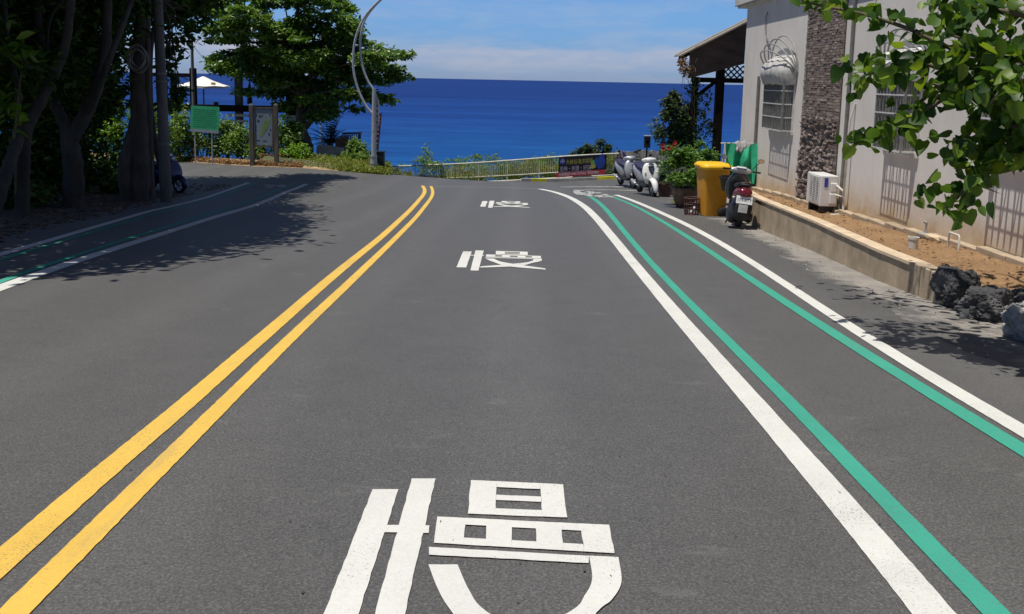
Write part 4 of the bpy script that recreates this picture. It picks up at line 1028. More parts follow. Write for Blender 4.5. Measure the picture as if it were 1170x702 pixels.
# ================================================================== BIN
p = gr(813.5, 247); p.y += .15; p.z = G(p.x, p.y)
bn = empty('wheelie_bin', p, R(-84), 'yellow wheeled rubbish bin with closed lid beside the red scooter', 'rubbish bin')
sc_ = 1.0
Hb = (at(812, 189.5, p.y).z - p.z)
rings = []
for t in (0, .04, .12, .9, 1.0):
    w_, d_ = lerp(.285, .37, t), lerp(.27, .345, t); z = .03 + (Hb - .05) * t
    rings.append(ring((0, lerp(0.02, 0, t), z), X, Y, w_, d_, 28, 7))
mb = MB(); mb.ring_loft(rings); mb.build('body', M['binyellow'], bn, smooth=True)
mb = MB(); z = Hb
mb.ring_loft([ring((0, 0, z - .07), X, Y, .395, .37, 28, 7), ring((0, 0, z - .02), X, Y, .40, .375, 28, 7)]); mb.build('rim', M['binlid'], bn, smooth=True)
mb = MB(); mb.ring_loft([ring((0, 0, z - .018), X, Y, .43, .395, 28, 6), ring((0, 0, z + .015), X, Y, .43, .395, 28, 6), ring((0, -.02, z + .075), X, Y, .36, .33, 28, 5), ring((0, -.02, z + .09), X, Y, .22, .25, 28, 4)])
mb.box((-.15, -.41, z + .0), (.15, -.385, z + .03)); mb.build('lid', M['binlid'], bn, smooth=True)
mb = MB(); mb.tube([(-.3, .41, z - .01), (.3, .41, z - .01)], .02, 10); mb.build('handle', M['binlid'], bn, smooth=True)
for sx in (-1, 1):
    mb = MB(); xx = .30 if sx > 0 else -.34
    mb.lathe([(.115, -.03), (.13, -.02), (.13, .02), (.115, .03)], (sx * .335, .20, .13), 24, Matrix.Rotation(math.pi / 2, 3, 'Y')); wh = mb.build('wheel', M['rubber'], bn, smooth=True)
    mb = MB(); mb.lathe([(.05, -.035), (.05, .035)], (sx * .335, .20, .13), 16, Matrix.Rotation(math.pi / 2, 3, 'Y')); mb.build('hub', M['black'], wh, smooth=True)
mb = MB(); mb.tube([(-.33, .2, .13), (.33, .2, .13)], .014, 8); mb.build('axle', M['black'], bn)

# ================================================================== SCOOTERS
def scooter(loc, rz, lean, label, body, side, seat, rear_view=False, plate_text=None, nm='scooter', s=1.0, front_emblem=False, helmet=False):
    r = empty(nm, loc, rz, label, 'scooter', 'scooters parked by the road', ry=lean)
    r.scale = (s, s, s)
    def wheel(name, y):
        RM = Matrix.Rotation(math.pi / 2, 3, 'Y'); mb = MB()
        prof = [(.155, -.045), (.195, -.058), (.232, -.045), (.248, 0), (.232, .045), (.195, .058), (.155, .045)]
        mb.lathe(prof, (0, y, .248), 30, RM, cap=False); t = mb.build(name, M['rubber'], r, smooth=True)
        mb = MB(); mb.lathe([(.157, -.04), (.157, .04)], (0, y, .248), 24, RM, cap=False); mb.lathe([(.05, -.055), (.05, .055)], (0, y, .248), 16, RM)
        for k in range(5):
            a = 2 * math.pi * k / 5; c, q = math.cos(a), math.sin(a); mb.tube([(0, y + c * .04, .248 + q * .04), (0, y + c * .16, .248 + q * .16)], [.026, .02], 6)
        mb.build('rim', M['silver'], t, smooth=True); return t
    wheel('front_wheel', .62); wheel('rear_wheel', -.62)
    # fork and front mudguard
    mb = MB()
    for sx in (-1, 1): mb.tube([(sx * .085, .63, .25), (sx * .085, .53, .52)], .022, 8)
    mb.tube([(0, .56, .5), (0, .36, .98)], .03, 8); mb.build('fork', M['black'], r, smooth=True)
    rings = []
    for k in range(9):
        a = R(lerp(-15, 150, k / 8)); c = Vector((0, .62 + math.cos(a) * .285, .25 + math.sin(a) * .285)); up = Vector((0, math.cos(a), math.sin(a)))
        q = math.sin(math.pi * (k + .6) / 9.2); rings.append([c + X * (.04 + .055 * q) * cx + up * (.028 * cy - .03 * (abs(cx) ** 2)) for cx, cy in ((-1, -.6), (-.95, .3), (-.5, 1), (0, 1.25), (.5, 1), (.95, .3), (1, -.6), (.5, -.2), (-.5, -.2))])
    mb = MB(); mb.ring_loft(rings); mb.build('front_mudguard', body, r, smooth=True)
    # leg shield
    mb = MB(); mb.ring_loft([ring((0, .47, .36), X, Y, .13, .06), ring((0, .50, .46), X, Y, .21, .085), ring((0, .485, .60), X, Y, .255, .095), ring((0, .44, .76), X, Y, .245, .09), ring((0, .385, .90), X, Y, .185, .08), ring((0, .365, .97), X, Y, .10, .06)])
    ls = mb.build('leg_shield', body, r, smooth=True)
    mb = MB(); mb.ring_loft([ring((0, .40, .36), X, Y, .12, .03), ring((0, .40, .60), X, Y, .205, .035), ring((0, .35, .88), X, Y, .15, .035)]); mb.build('inner_shield', M['black'], r, smooth=True)
    if front_emblem:
        def sh(x, z): 
            yy = .44 + .09 + (0.76 - z) * .28; return Vector((x, yy + .012 - abs(x) * .25, z))
        o_ = [(-.085, .86), (-.05, .885), (0, .87), (.05, .885), (.085, .86), (.075, .77), (.04, .69), (0, .64), (-.04, .69), (-.075, .77)]
        mb = MB(); mb.prism([sh(*q) for q in o_][::-1], (0, .012, 0)); gb = mb.build('horn_grille', M['black'], ls)
        mb = MB()
        for (xa, za, xb_, zb_) in ((-.05, .85, 0, .70), (.05, .85, 0, .70), (-.03, .80, .03, .80)):
            a, b = sh(xa, za) + Y * .013, sh(xb_, zb_) + Y * .013; mb.tube([a, b], .008, 6)
        mb.build('grille_bar', M['chrome'], gb)
        for sx in (-1, 1):
            mb = MB(); mb.ring_loft([ring((sx * .175, .50 + dy, .68), X, Z, rx, rz2, 12, 2) for dy, rx, rz2 in ((0, .04, .07), (.05, .03, .055), (.065, .012, .03))]); mb.build('indicator', M['glass'], ls, smooth=True)
    # floor and engine
    mb = MB(); mb.ring_loft([ring((0, .46, .33), X, Z, .13, .05), ring((0, .2, .28), X, Z, .16, .05), ring((0, -.15, .29), X, Z, .16, .06), ring((0, -.3, .34), X, Z, .14, .08)]); mb.build('floorboard', M['black'], r, smooth=True)
    mb = MB(); mb.ring_loft([ring((-.1, -.22, .3), X, Z, .07, .09), ring((-.12, -.5, .27), X, Z, .07, .10), ring((-.12, -.72, .26), X, Z, .05, .08)]); mb.ring_loft([ring((.02, -.2, .38), X, Z, .1, .1), ring((.02, -.45, .42), X, Z, .11, .1)]); mb.build('engine', M['black'], r, smooth=True)
    mb = MB(); mb.tube([(.13, -.3, .24), (.15, -.5, .27)], .02, 8); mb.tube([(.15, -.48, .27), (.165, -.55, .29), (.165, -.9, .36)], [.04, .058, .052], 14); mb.build('exhaust', M['silver'], r, smooth=True)
    # rear body
    mb = MB(); mb.ring_loft([ring((0, -.08, .50), X, Z, .10, .18), ring((0, -.22, .53), X, Z, .155, .21), ring((0, -.45, .58), X, Z, .185, .19), ring((0, -.70, .66), X, Z, .175, .14), ring((0, -.90, .74), X, Z, .12, .08), ring((0, -.97, .77), X, Z, .06, .035)]); mb.build('rear_body', side, r, smooth=True)
    mb = MB(); mb.ring_loft([ring((0, -.02, .72), X, Z, .09, .05), ring((0, -.12, .75), X, Z, .14, .06), ring((0, -.36, .775), X, Z, .165, .06), ring((0, -.62, .83), X, Z, .15, .06), ring((0, -.82, .85), X, Z, .11, .04)]); mb.build('seat', seat, r, smooth=True)
    mb = MB()
    mb.tube([(-.12, -.7, .86), (-.13, -.95, .90), (0, -1.0, .91), (.13, -.95, .90), (.12, -.7, .86)], .014, 8); mb.build('grab_rail', M['black'], r, smooth=True)
    mb = MB(); mb.ring_loft([ring((0, -.86, .73), X, Z, .145, .075), ring((0, -.95, .73), X, Z, .135, .085), ring((0, -1.0, .71), X, Z, .11, .075), ring((0, -1.02, .70), X, Z, .06, .04)]); mb.build('tail_light', M['redpaint'], r, smooth=True)
    # rear mudguard with plate and flap
    mb = MB(); t0 = [(0, -.88, .62), (0, -.98, .50), (0, -1.02, .34)]
    mb.ring_loft([ring(c, X, Vector((0, .8, .6)), wd, .018, 12, 5) for c, wd in zip(t0, (.12, .11, .10))]); mg = mb.build('rear_mudguard', M['black'], r, smooth=True)
    mb = MB(); PM = Matrix.Translation((0, -1.0, .585)) @ Matrix.Rotation(R(-14), 4, 'X'); mb.cbox((0, 0, 0), (.30, .008, .15), PM); pl = mb.build('licence_plate', M['plate'], r, bevel=.003)
    if plate_text: text_mesh(plate_text, .085, 'plate_letters', M['ink'], pl, PM @ Matrix.Translation((0, -.0062, -.03)) @ Matrix.Rotation(math.pi / 2, 4, 'X'), .001, 'CENTER', .86)
    if rear_view:
        mb = MB(); mb.cbox((0, 0, 0), (.17, .01, .15), Matrix.Translation((-.005, -1.03, .42)) @ Matrix.Rotation(R(-6), 4, 'X')); mb.build('mud_flap', M['flap'], r, bevel=.008)
        for sx in (-1, 1):
            mb = MB(); mb.ring_loft([ring((sx * .19, -.86 - dy, .60), X, Z, rx, rz2, 12, 2) for dy, rx, rz2 in ((0, .035, .03), (.07, .028, .024))]); mb.build('indicator', M['glass'], r, smooth=True)
        mb = MB(); mb.ring_loft([ring((0, -.45, .45), X, Z, .20, .16), ring((0, -.70, .42), X, Z, .215, .20), ring((0, -.88, .36), X, Z, .19, .22), ring((0, -.95, .33), X, Z, .13, .16)]); mb.build('inner_mudguard', M['black'], r, smooth=True)
        mb = MB(); mb.ring_loft([ring((-.15, -.2, .26), X, Z, .08, .14), ring((-.15, -.55, .22), X, Z, .10, .17), ring((-.14, -.84, .21), X, Z, .08, .13)]); mb.build('transmission_case', M['black'], r, smooth=True)
        mb = MB(); mb.ring_loft([ring((.14, -.35, .24), X, Z, .06, .10), ring((.16, -.6, .23), X, Z, .085, .13), ring((.16, -.92, .25), X, Z, .07, .10)]); mb.build('exhaust_shield', M['black'], r, smooth=True)
        mb = MB(); mb.tube([(-.12, -.35, .25), (-.22, -.42, .02)], .016, 6); mb.build('stand', M['black'], r)
    # handlebar head
    mb = MB(); mb.ring_loft([ring((sx_, yy, zz_), Y, Z, ry_, rz2, 14) for sx_, yy, zz_, ry_, rz2 in ((-.22, .30, 1.02, .03, .03), (-.12, .345, 1.02, .075, .065), (0, .365, 1.02, .10, .085), (.12, .345, 1.02, .075, .065), (.22, .30, 1.02, .03, .03))])
    hd = mb.build('handlebar_cover', body if not rear_view else M['silver'], r, smooth=True)
    mb = MB(); mb.ring_loft([ring((0, .44 + dy, 1.01), X, Z, rx, rx * .8, 16, 2.2) for dy, rx in ((0, .085), (.03, .075), (.045, .04))]); mb.build('headlight', M['glass'], hd, smooth=True)
    if rear_view:
        mb = MB(); mb.ring_loft([ring((0, .30, 1.075), X, Y, .11, .05, 16), ring((0, .31, 1.10), X, Y, .09, .035, 16)]); mb.build('dashboard', M['glass'], hd, smooth=True)
    mb = MB(); mb.tube([(-.36, .20, 1.03), (-.2, .30, 1.03), (0, .36, 1.02), (.2, .30, 1.03), (.36, .20, 1.03)], .014, 8); mb.build('handlebar', M['black'], r, smooth=True)
    for sx in (-1, 1):
        mb = MB(); mb.tube([(sx * .23, .28, 1.03), (sx * .37, .20, 1.03)], .02, 10); mb.tube([(sx * .22, .32, 1.035), (sx * .36, .25, 1.03)], .007, 6); mb.build('grip', M['rubber'], r, smooth=True)
        mb = MB(); mb.tube([(sx * .20, .30, 1.04), (sx * .27, .28, 1.15), (sx * .33, .27, 1.22)], .008, 6)
        mb.ring_loft([ring((sx * .36, .27 + dy, 1.26), X, Z, .062 * q, .042 * q, 14, 2.6) for dy, q in ((-.012, .92), (0, 1), (.02, .8), (.028, .4))]); mr_ = mb.build('mirror', M['black'], r, smooth=True)
        mb = MB(); mb.ring_loft([ring((sx * .36, .2575 + dy, 1.26), X, Z, .052, .034, 14, 2.6) for dy in (-.003, 0)]); mb.build('mirror_glass', M['mirror'], mr_)
    for ch in r.children_recursive:
        if ch.type == 'MESH' and ch.name.split('.')[0] in ('leg_shield', 'rear_body', 'seat', 'inner_mudguard', 'tail_light', 'transmission_case', 'exhaust_shield', 'handlebar_cover', 'front_mudguard', 'inner_shield', 'engine', 'floorboard', 'indicator', 'headlight', 'exhaust'):
            for e in ch.data.edges: e.use_edge_sharp = False
            m_ = ch.modifiers.new('subsurf', 'SUBSURF'); m_.levels = 2; m_.render_levels = 2
    return r
p = gr(730, 219)
pf, pb = gr(742.5, 223), gr(714, 209)
d = pf - pb; ang = math.atan2(-d.x, d.y)
# front axle is +.62, rear -.62; d gives the parked direction
sc_w = 1.26
c = pf.lerp(pb, .42); d2 = Vector((.15, -1, 0)).normalized()
scooter(Vector((c.x - .16, c.y - 3.0, G(c.x - .16, c.y - 3.0))), math.atan2(-d2.x, d2.y) + 0.0, R(3), 'white scooter with dark grille on its front shield, facing the road', M['whitepaint'], M['silver'], M['navyseat'], s=sc_w, front_emblem=True)
p = gr(845, 262); q = Vector((0.16, 1, 0)).normalized()
scooter(p + q * .92 + Vector((-0.02, 0, 0.0)), math.atan2(-q.x, q.y), R(6), 'black scooter with dark red tail parked against the planter wall, plate showing', M['greybody'], M['redpaint'], M['seat'], rear_view=True, plate_text='179-ATT', s=1.08)
p = gr(200, 220); q = Vector((1, -.55, 0)).normalized()
scooter(p + Vector((-.33, .1, 0)), math.atan2(-q.x, q.y), R(4), 'dark navy scooter in the shade behind the roadside pole', M['navy'], M['navy'], M['navyseat'], s=1.05)
p = gr(717, 214.5); q = Vector((.22, -1, 0)).normalized()
scooter(Vector((p.x, p.y + .2, G(p.x, p.y + .2))), math.atan2(-q.x, q.y), R(3), 'silver scooter with a dark seat just behind the white scooter, beside the flag', M['silver'], M['silver'], M['navyseat'], s=1.2)
p = gr(756, 221); q = Vector((.25, -1, 0)).normalized()
scooter(Vector((p.x, p.y + .9, G(p.x, p.y + .9))), math.atan2(-q.x, q.y), R(3), 'grey scooter half hidden between the white scooter and the pots', M['greybody'], M['greybody'], M['seat'], s=1.15)
#PART3
# ================================================================== POTS AND PLANTS BY THE PORCH
def shrub(name, label, cat, base, cl_list, n, size, mat, group=None, stem=M['twig'], bias=0.7, width=.5, stems=4, k=9, f=.42, loose=0.0):
    r = empty(name, base, 0, label, cat, group)
    P = np.concatenate([subclumps(c, rr, k, n // len(cl_list), f) for c, rr in cl_list])
    wp(leaves('foliage', P, size, mat, None, bias, width, 0.1), r)
    mb = MB(); b = Vector(base)
    for i in range(stems):
        c, rr = cl_list[i % len(cl_list)]; e = Vector(c) + Vector((random.uniform(-.5, .5) * rr[0], random.uniform(-.5, .5) * rr[1], random.uniform(0, .5) * rr[2]))
        limb(mb, b + Vector((random.uniform(-.1, .1), random.uniform(-.1, .1), -.1)), e, .03 * max(.4, rr[2]), .006, 5, .2, 6)
    wp(mb.build('stem', stem, smooth=True), r); return r
def pot(p, r0, r1, h, mat, label, name='plant_pot', sq=False, rim=True):
    mb = MB(); N = 24
    if sq: mb.ring_loft([ring((0, 0, z), X, Y, r, r, 24, 9) for r, z in ((r0, 0), (r1, h - .05), (r1 + .02, h - .05), (r1 + .02, h), (r1 - .02, h), (r1 - .04, h - .08))])
    else: mb.lathe([(r0, 0), (lerp(r0, r1, .6) + .02, h * .5), (r1, h - .06), (r1 + .025, h - .06), (r1 + .025, h), (r1 - .02, h), (r1 - .05, h - .08)], (0, 0, 0), N)
    return tag(mb.build(name, mat, loc=p, smooth=True), label, 'flower pot', 'plant pots by the porch')
p = gr(759, 225); pot(p, .17, .22, .50, M['maroonpot'], 'square maroon plastic pot right beside the white scooter', sq=True); p1 = p
p = gr(771, 224); p.y += .35; p.z = G(p.x, p.y); pot(p, .15, .20, .52, M['terracotta'], 'slim brown pot half hidden behind the square maroon pot')
p = gr(784, 238); p.y += .25; pot(p, .24, .37, .56, M['terracotta'], 'wide round brown pot beside the yellow bin, full of plants'); p2 = p
p2b = p2 + Vector((-.05, .8, 0)); p2b.z = G(p2b.x, p2b.y)
shrub('hibiscus', 'leafy potted bush with red flowers at its top left, in the wide brown pot', 'plant', p2 + Vector((0, 0, .45)), [(at(783, 192, p2.y - .2), (.62, .5, .52)), (at(774, 178, p2.y - .1), (.48, .4, .44)), (at(798, 178, p2.y + .2), (.45, .4, .42)), (at(782, 205, p2.y - .35), (.45, .3, .2))], 5200, .11, M['leaf_pot'], stems=8, k=14)
mb = MB()
for u, v in ((757, 166), (771, 163), (764, 169), (758, 170), (770, 167)):
    c = at(u, v, p2.y - .1)
    for q in range(7):
        a = 2 * math.pi * q / 7; t = Vector((math.cos(a), -.5, math.sin(a))) * .065; sdv = Vector((-math.sin(a), 0, math.cos(a))) * .03; mb.add([c, c + t * .6 + sdv, c + t, c + t * .6 - sdv], [(0, 1, 2, 3)])
o = wp(mb.build('flower', M['flower']), [x for x in bpy.data.objects if x.name == 'hibiscus'][0])
shrub('pot_plant', 'small grey green plant spilling out of the square maroon pot', 'plant', p1 + Vector((0, 0, .45)), [(p1 + Vector((.12, 0, .66)), (.36, .3, .22))], 520, .10, M['leaf_vine'], stems=4, k=8)
# black wire basket beside the bin
p = gr(789, 246); bk = empty('basket', p + Vector((.04, .1, 0)), R(12), 'dark openwork plastic basket standing against the yellow bin', 'basket')
mb = MB()
for k in range(14):
    a = 2 * math.pi * k / 14; mb.tube([(math.cos(a) * .17, math.sin(a) * .15, .02), (math.cos(a) * .20, math.sin(a) * .18, .42)], .012, 5)
for z in (.01, .14, .27, .42):
    f = lerp(.0, 1, z / .42); mb.tube([(math.cos(2 * math.pi * k / 18) * lerp(.17, .20, f), math.sin(2 * math.pi * k / 18) * lerp(.15, .18, f), z) for k in range(19)], .016, 6, cap=False)
mb.build('wire_body', M['maroonpot'], bk, smooth=True)
mb = MB(); mb.lathe([(.16, .0), (.16, .02)], (0, 0, 0), 18); mb.build('bottom', M['maroonpot'], bk)
mb = MB(); mb.box((.02, -.06, .1), (.09, .02, .2)); mb.box((-.02, -.02, .03), (.04, .06, .1)); mb.build('wrapper', M['whitecloth'], bk, bevel=.02)
# weeds at the pot foot
pz = gr(776, 232)
tag(leaves('weeds', np.concatenate([clump((pz.x + random.uniform(-.35, .3), pz.y + random.uniform(-.4, .3), pz.z + .05), (.2, .2, .05), 40, 0) for _ in range(6)]), .12, M['grass'], None, .2, .22, -.4), 'pale weeds sprouting at the foot of the pots', 'weeds', kind='stuff')
# climbing plant on the porch posts
base = at(776, 176, YP - .1)
shrub('climbing_shrub', 'tall dark green climbing shrub left of the porch posts', 'shrub', base + Vector((0, 0, -.8)), [(at(764, 148, YP - .1), (.48, .45, .68)), (at(768, 128, YP - .1), (.40, .4, .50)), (at(779, 152, YP + .1), (.5, .45, .62)), (at(768, 115, YP - .1), (.24, .25, .28)), (at(785, 135, YP), (.3, .3, .5))], 5600, .12, M['leaf_vine'], stems=7, k=14, f=.36)
cr = empty('post_creeper', at(790, 178, YP), 0, 'thin leafy creeper winding up the left porch post', 'creeper')
P_ = []
mb = MB()
for i in range(26):
    v = lerp(172, 92, i / 25); c = at(791 + 5 * math.sin(i * 1.1) + random.uniform(-4, 7), v, YP - .06); P_.append(clump(c, (.17, .16, .12), 14 if random.random() < .7 else 24, .2))
for i in range(12):
    c = at(random.uniform(796, 815), random.uniform(108, 165), YP + .1); P_.append(clump(c, (.13, .12, .14), 14, .2))
for i in range(8):
    c = at(random.uniform(800, 815), random.uniform(138, 165), YP + .1); P_.append(clump(c, (.2, .2, .16), 22, .2))
wp(leaves('foliage', np.concatenate(P_), .10, M['leaf_vine'], None, .4, .55, .3), cr)
for i in range(5):
    mb.tube([at(790 + 4 * math.sin(k * .9 + i), lerp(178, 96 + 6 * i, k / 9), YP - .12 - .02 * i) for k in range(10)], .012, 5)
for i in range(5):
    mb.tube(wobble(at(794, 130 + 8 * i, YP - .05), at(815, 112 + 12 * i, YP - .05), 6, .2), .007, 5)
wp(mb.build('stem', M['twig']), cr)
# drying rack with green cloth and grey towel
pr = onx(845, 205, 5.35); yr = 21.0
c0 = at(845, 205, yr); zr = soilz(yr)
rk = empty('drying_rack', (c0.x, yr, zr), R(4), 'light metal clothes rack behind the red scooter', 'clothes rack')
W_ = .42; ht = at(845, 164, yr).z - zr
mb = MB()
mb.tube([(-W_ - .1, 0, ht), (W_, 0, ht)], .014, 8); mb.tube([(-W_, .0, ht - .35), (W_, .0, ht - .35)], .01, 8); mb.build('rail', M['pipew'], rk)
for sx in (-1, 1):
    mb = MB(); mb.tube([(sx * W_, -.28, 0), (sx * W_, 0, ht)], .012, 8); mb.tube([(sx * W_, .28, 0), (sx * W_, 0, ht - .01)], .012, 8); mb.build('leg_frame', M['pipew'], rk)
mb = MB(); nx_, nz_ = 34, 24
base_ = Vector((c0.x, yr, zr))
def clothp(i, j, back):
    u = i / nx_; t = j / nz_
    x = -W_ + .03 + u * (2 * W_ - .06); drop = .95 + .10 * math.sin(u * 9) - .22 * math.exp(-((u - .62) / .2) ** 2)
    sag = .14 * math.exp(-((u - .55) / .22) ** 2)
    y = -.05 - .05 * t + .10 * math.sin(u * 17 + t * 2.6) * (.35 + t) + .03 * math.sin(u * 41 + 1 + t * 3) * t - .16 * math.exp(-((u - .62) / .16) ** 2) * math.sin(math.pi * min(1, t * 1.2))
    return base_ + Vector((x * (1 - .05 * t), y - back, ht + .02 - sag * (1 - t * .4) - drop * t))
for back in (0.0, -.004):
    mb.add([clothp(i, j, back) for j in range(nz_ + 1) for i in range(nx_ + 1)], [(j * (nx_ + 1) + i, j * (nx_ + 1) + i + 1, (j + 1) * (nx_ + 1) + i + 1, (j + 1) * (nx_ + 1) + i) for j in range(nz_) for i in range(nx_)])
tag(mb.build('cloth', M['cloth'], smooth=True), 'green cloth draped over the clothes rack in deep folds', 'cloth')
tc_ = at(846, 164, yr); mb = MB(); A_, n_ = [], 14
for i in range(n_ + 1):
    x = lerp(-.14, .14, i / n_); row = []
    for j in range(17):
        t = j / 16 * 2 - 1; dz_ = -max(0, abs(t) - .12) * (.27 if t < 0 else .2) * (1 + .18 * math.sin(i * 1.1)); row.append(Vector((x * (1 + .12 * abs(t)) + .012 * math.sin(j * 1.7 + i), (.075 * math.sin(t * 1.5)) * (1 + .25 * math.sin(i * 1.3 + t * 2)) - .03 - .018 * math.cos(i * 2.1) * abs(t), .045 + dz_ + .022 * math.sin(i * .9 + j * .5))))
    A_.append(row)
mb.add([p for r_ in A_ for p in r_], [(i * 17 + j, (i + 1) * 17 + j, (i + 1) * 17 + j + 1, i * 17 + j + 1) for i in range(n_) for j in range(16)])
o = mb.build('towel', M['towel'], smooth=True, loc=tc_); sm_ = o.modifiers.new('thickness', 'SOLIDIFY'); sm_.thickness = .02
tag(o, 'crumpled grey towel hung over the rail on top of the green cloth', 'towel')
p = at(838, 218, 20.2); p.z = soilz(20.2)
mb = MB(); mb.lathe([(.22, 0), (.28, .3), (.31, .3), (.31, .34), (.27, .34), (.25, .12)], (0, 0, 0), 24); tag(mb.build('tub', M['black'], loc=(p.x - .05, 20.2, p.z), smooth=True), 'black plastic tub below the green cloth, beside the bin', 'tub')

# ================================================================== BEHIND THE WHITE SCOOTER
ys_ = 41.5
a, b = at(703, 198, ys_), at(790, 196, ys_ - 2)
mb = MB(); rr = random.Random(5); n = 26
tp = []
rings = []
for i in range(n + 1):
    t = i / n; q = a.lerp(b, t); zt = at(lerp(703, 790, t), lerp(174, 172, t), q.y).z + rr.uniform(-.04, .05); o_ = rr.uniform(-.04, .04)
    rings.append([Vector((q.x, q.y + o_, q.z - 1.2)), Vector((q.x, q.y + .06 + o_, lerp(q.z, zt, .5) + rr.uniform(-.1, .1))), Vector((q.x, q.y + .1, zt)), Vector((q.x, q.y + .45, zt - .02)), Vector((q.x, q.y + .45, q.z - 1.2))])
mb.ring_loft(rings); tag(mb.build('stone_wall', M['stonewall']), 'low rough grey stone wall behind the white scooter', 'wall')
# black box on a thin post
p = at(738, 196, 36); 
bx = empty('signal_box', (p.x, 36, G(p.x, 36)), 0, 'small black box on a thin post above the grey wall', 'box on post')
zt = at(738, 155.5, 36).z - G(p.x, 36); zb_ = at(738, 169, 36).z - G(p.x, 36)
mb = MB(); mb.tube([(0, 0, -.1), (0, 0, zb_ + .05)], .035, 8); mb.build('post', M['black'], bx)
mb = MB(); mb.box((-.13, -.1, zb_), (.13, .1, zt)); mb.build('case', M['black'], bx, bevel=.02)
mb = MB(); mb.lathe([(.06, 0), (.05, -.03)], (0, -.1, (zt + zb_) / 2), 14, Matrix.Rotation(math.pi / 2, 3, 'X')); mb.build('lens', M['acdark'], bx)
mb = MB(); mb.box((-.15, -.17, zt - .005), (.15, .11, zt + .02)); mb.build('hood', M['galv'], bx)
# leaning promotional flag left of the scooter
yf = 36.5
fl = empty('flag', at(719, 205, yf), 0, 'white and purple advertising flag leaning between the fence and the silver scooter', 'flag')
q0, q1 = at(709.5, 173, yf), at(720, 206, yf)
mb = MB(); mb.tube([q0 + (q0 - q1) * .03, q1], .018, 8); wp(mb.build('pole', M['whitecloth']), fl)
def flagstrip(o0, o1, mat, name, yy):
    mb = MB(); k = 12; A, B_ = [], []
    for i in range(k + 1):
        t = i / k; c = q0.lerp(q1, t); wv = .04 * math.sin(t * 7)
        A.append(c + Vector((o0(t), yy + wv, -.0))); B_.append(c + Vector((o1(t), yy + wv + .02, -.0)))
    n_ = k + 1
    vs_ = A + B_ + [p + Vector((0, .006, 0)) for p in A] + [p + Vector((0, .006, 0)) for p in B_]
    mb.add(vs_, [(i, i + 1, n_ + i + 1, n_ + i) for i in range(k)] + [(2 * n_ + i, 3 * n_ + i, 3 * n_ + i + 1, 2 * n_ + i + 1) for i in range(k)] + [(i, 2 * n_ + i, 2 * n_ + i + 1, i + 1) for i in range(k)] + [(n_ + i, n_ + i + 1, 3 * n_ + i + 1, 3 * n_ + i) for i in range(k)])
    wp(mb.build(name, mat), fl)
flagstrip(lambda t: -.02 - .10 * t, lambda t: .02 + .05 * t, M['whitecloth'], 'white_panel', -.03)
flagstrip(lambda t: .025 + .05 * t, lambda t: .05 + .24 * math.sin(math.pi * min(1, t * .9 + .05)), M['purple'], 'purple_panel', -.02)
flagstrip(lambda t: -.02 - .1 * t - .20 * math.sin(math.pi * t ** .8) * (1 - .5 * t), lambda t: -.03 - .10 * t, M['pinkcloth'], 'printed_panel', -.02)

# ================================================================== FENCE WITH BANNER
FT = [at(711, 175.5, 41.6), at(650, 178.6, 41.0), at(580, 183.8, 43.5), at(520, 187.6, 46.5), at(437, 190.8, 50.5)]
Hf = 1.10
FP = densify(FT, 12)
fe = empty('fence', FT[1] - Vector((0, 0, Hf)), 0, 'long low cream metal fence between the junction and the sea', 'fence')
def run(zoff, r, name):
    mb = MB(); mb.tube([p + Vector((0, 0, zoff)) for p in FP], r, 6); wp(mb.build(name, M['fence'], smooth=True), fe)
run(0, .045, 'top_rail'); run(-.76, .028, 'bottom_rail'); run(-1.04, .05, 'kickboard')
mb = MB(); s = 0; last = FP[0]; acc = 0
posts = []
for a, b in zip(FP, FP[1:]):
    L = (b - a).length; t = 0
    while acc + (L - t) >= .14:
        t += .14 - acc; acc = 0; q = a.lerp(b, t / L); mb.box((q.x - .012, q.y - .012, q.z - .76), (q.x + .012, q.y + .012, q.z)); s += 1
        if s % 16 == 0 or s == 1: posts.append(q)
    acc += L - t
wp(mb.build('baluster_panel', M['fence']), fe)
for q in posts:
    mb = MB(); mb.box((q.x - .032, q.y - .032, q.z - 1.6), (q.x + .032, q.y + .032, q.z + .03)); mb.box((q.x - .09, q.y - .09, q.z - 1.14), (q.x + .09, q.y + .09, q.z - 1.08)); wp(mb.build('post', M['fence']), fe)
# banner
bA, bB = at(638.6, 180, 40.75), at(693.5, 176.4, 40.95)
bn = empty('banner', (bA + bB) / 2, 0, 'dark advertising banner with a red bottom strip tied to the cream fence', 'banner')
ex_ = (bB - bA); Lb = ex_.length; ex_.normalize(); ez_ = Vector((0, 0, 1)); ey_ = ez_.cross(ex_)
Hb_ = (at(640, 179.5, 40.75) - at(640, 197, 40.75)).length; Hr_ = (at(640, 197, 40.75) - at(640, 202.5, 40.75)).length
BM = Matrix(((ex_.x, ey_.x, ez_.x, bA.x), (ex_.y, ey_.y, ez_.y, bA.y), (ex_.z, ey_.z, ez_.z, bA.z), (0, 0, 0, 1)))
def bpart(mb, name, mat, par=None): return wp(mb.build(name, mat), bn) if par is None else mb.build(name, mat, par)
mb = MB(); mb.box((0, 0, -Hb_), (Lb, .012, 0), BM); pan = bpart(mb, 'dark_panel', M['bannerdark'])
mb = MB(); mb.box((-.12, -.004, -Hb_ - Hr_), (Lb - .05, .008, -Hb_ + .002), BM); rdp = bpart(mb, 'red_strip', M['bannerred'])
def btext(body, size, x, z, mat, name, sx=1.0, par=None, y=-.004):
    o = text_mesh(body, size, name, mat, None, BM @ Matrix.Translation((x, y, z)) @ Matrix.Rotation(math.pi / 2, 4, 'X'), .0015, 'LEFT', sx); o.parent = par or pan; return o
btext('大峽谷海洋探險', .27, .34, -.36, M['banneryellow'], 'title_letters', .70)
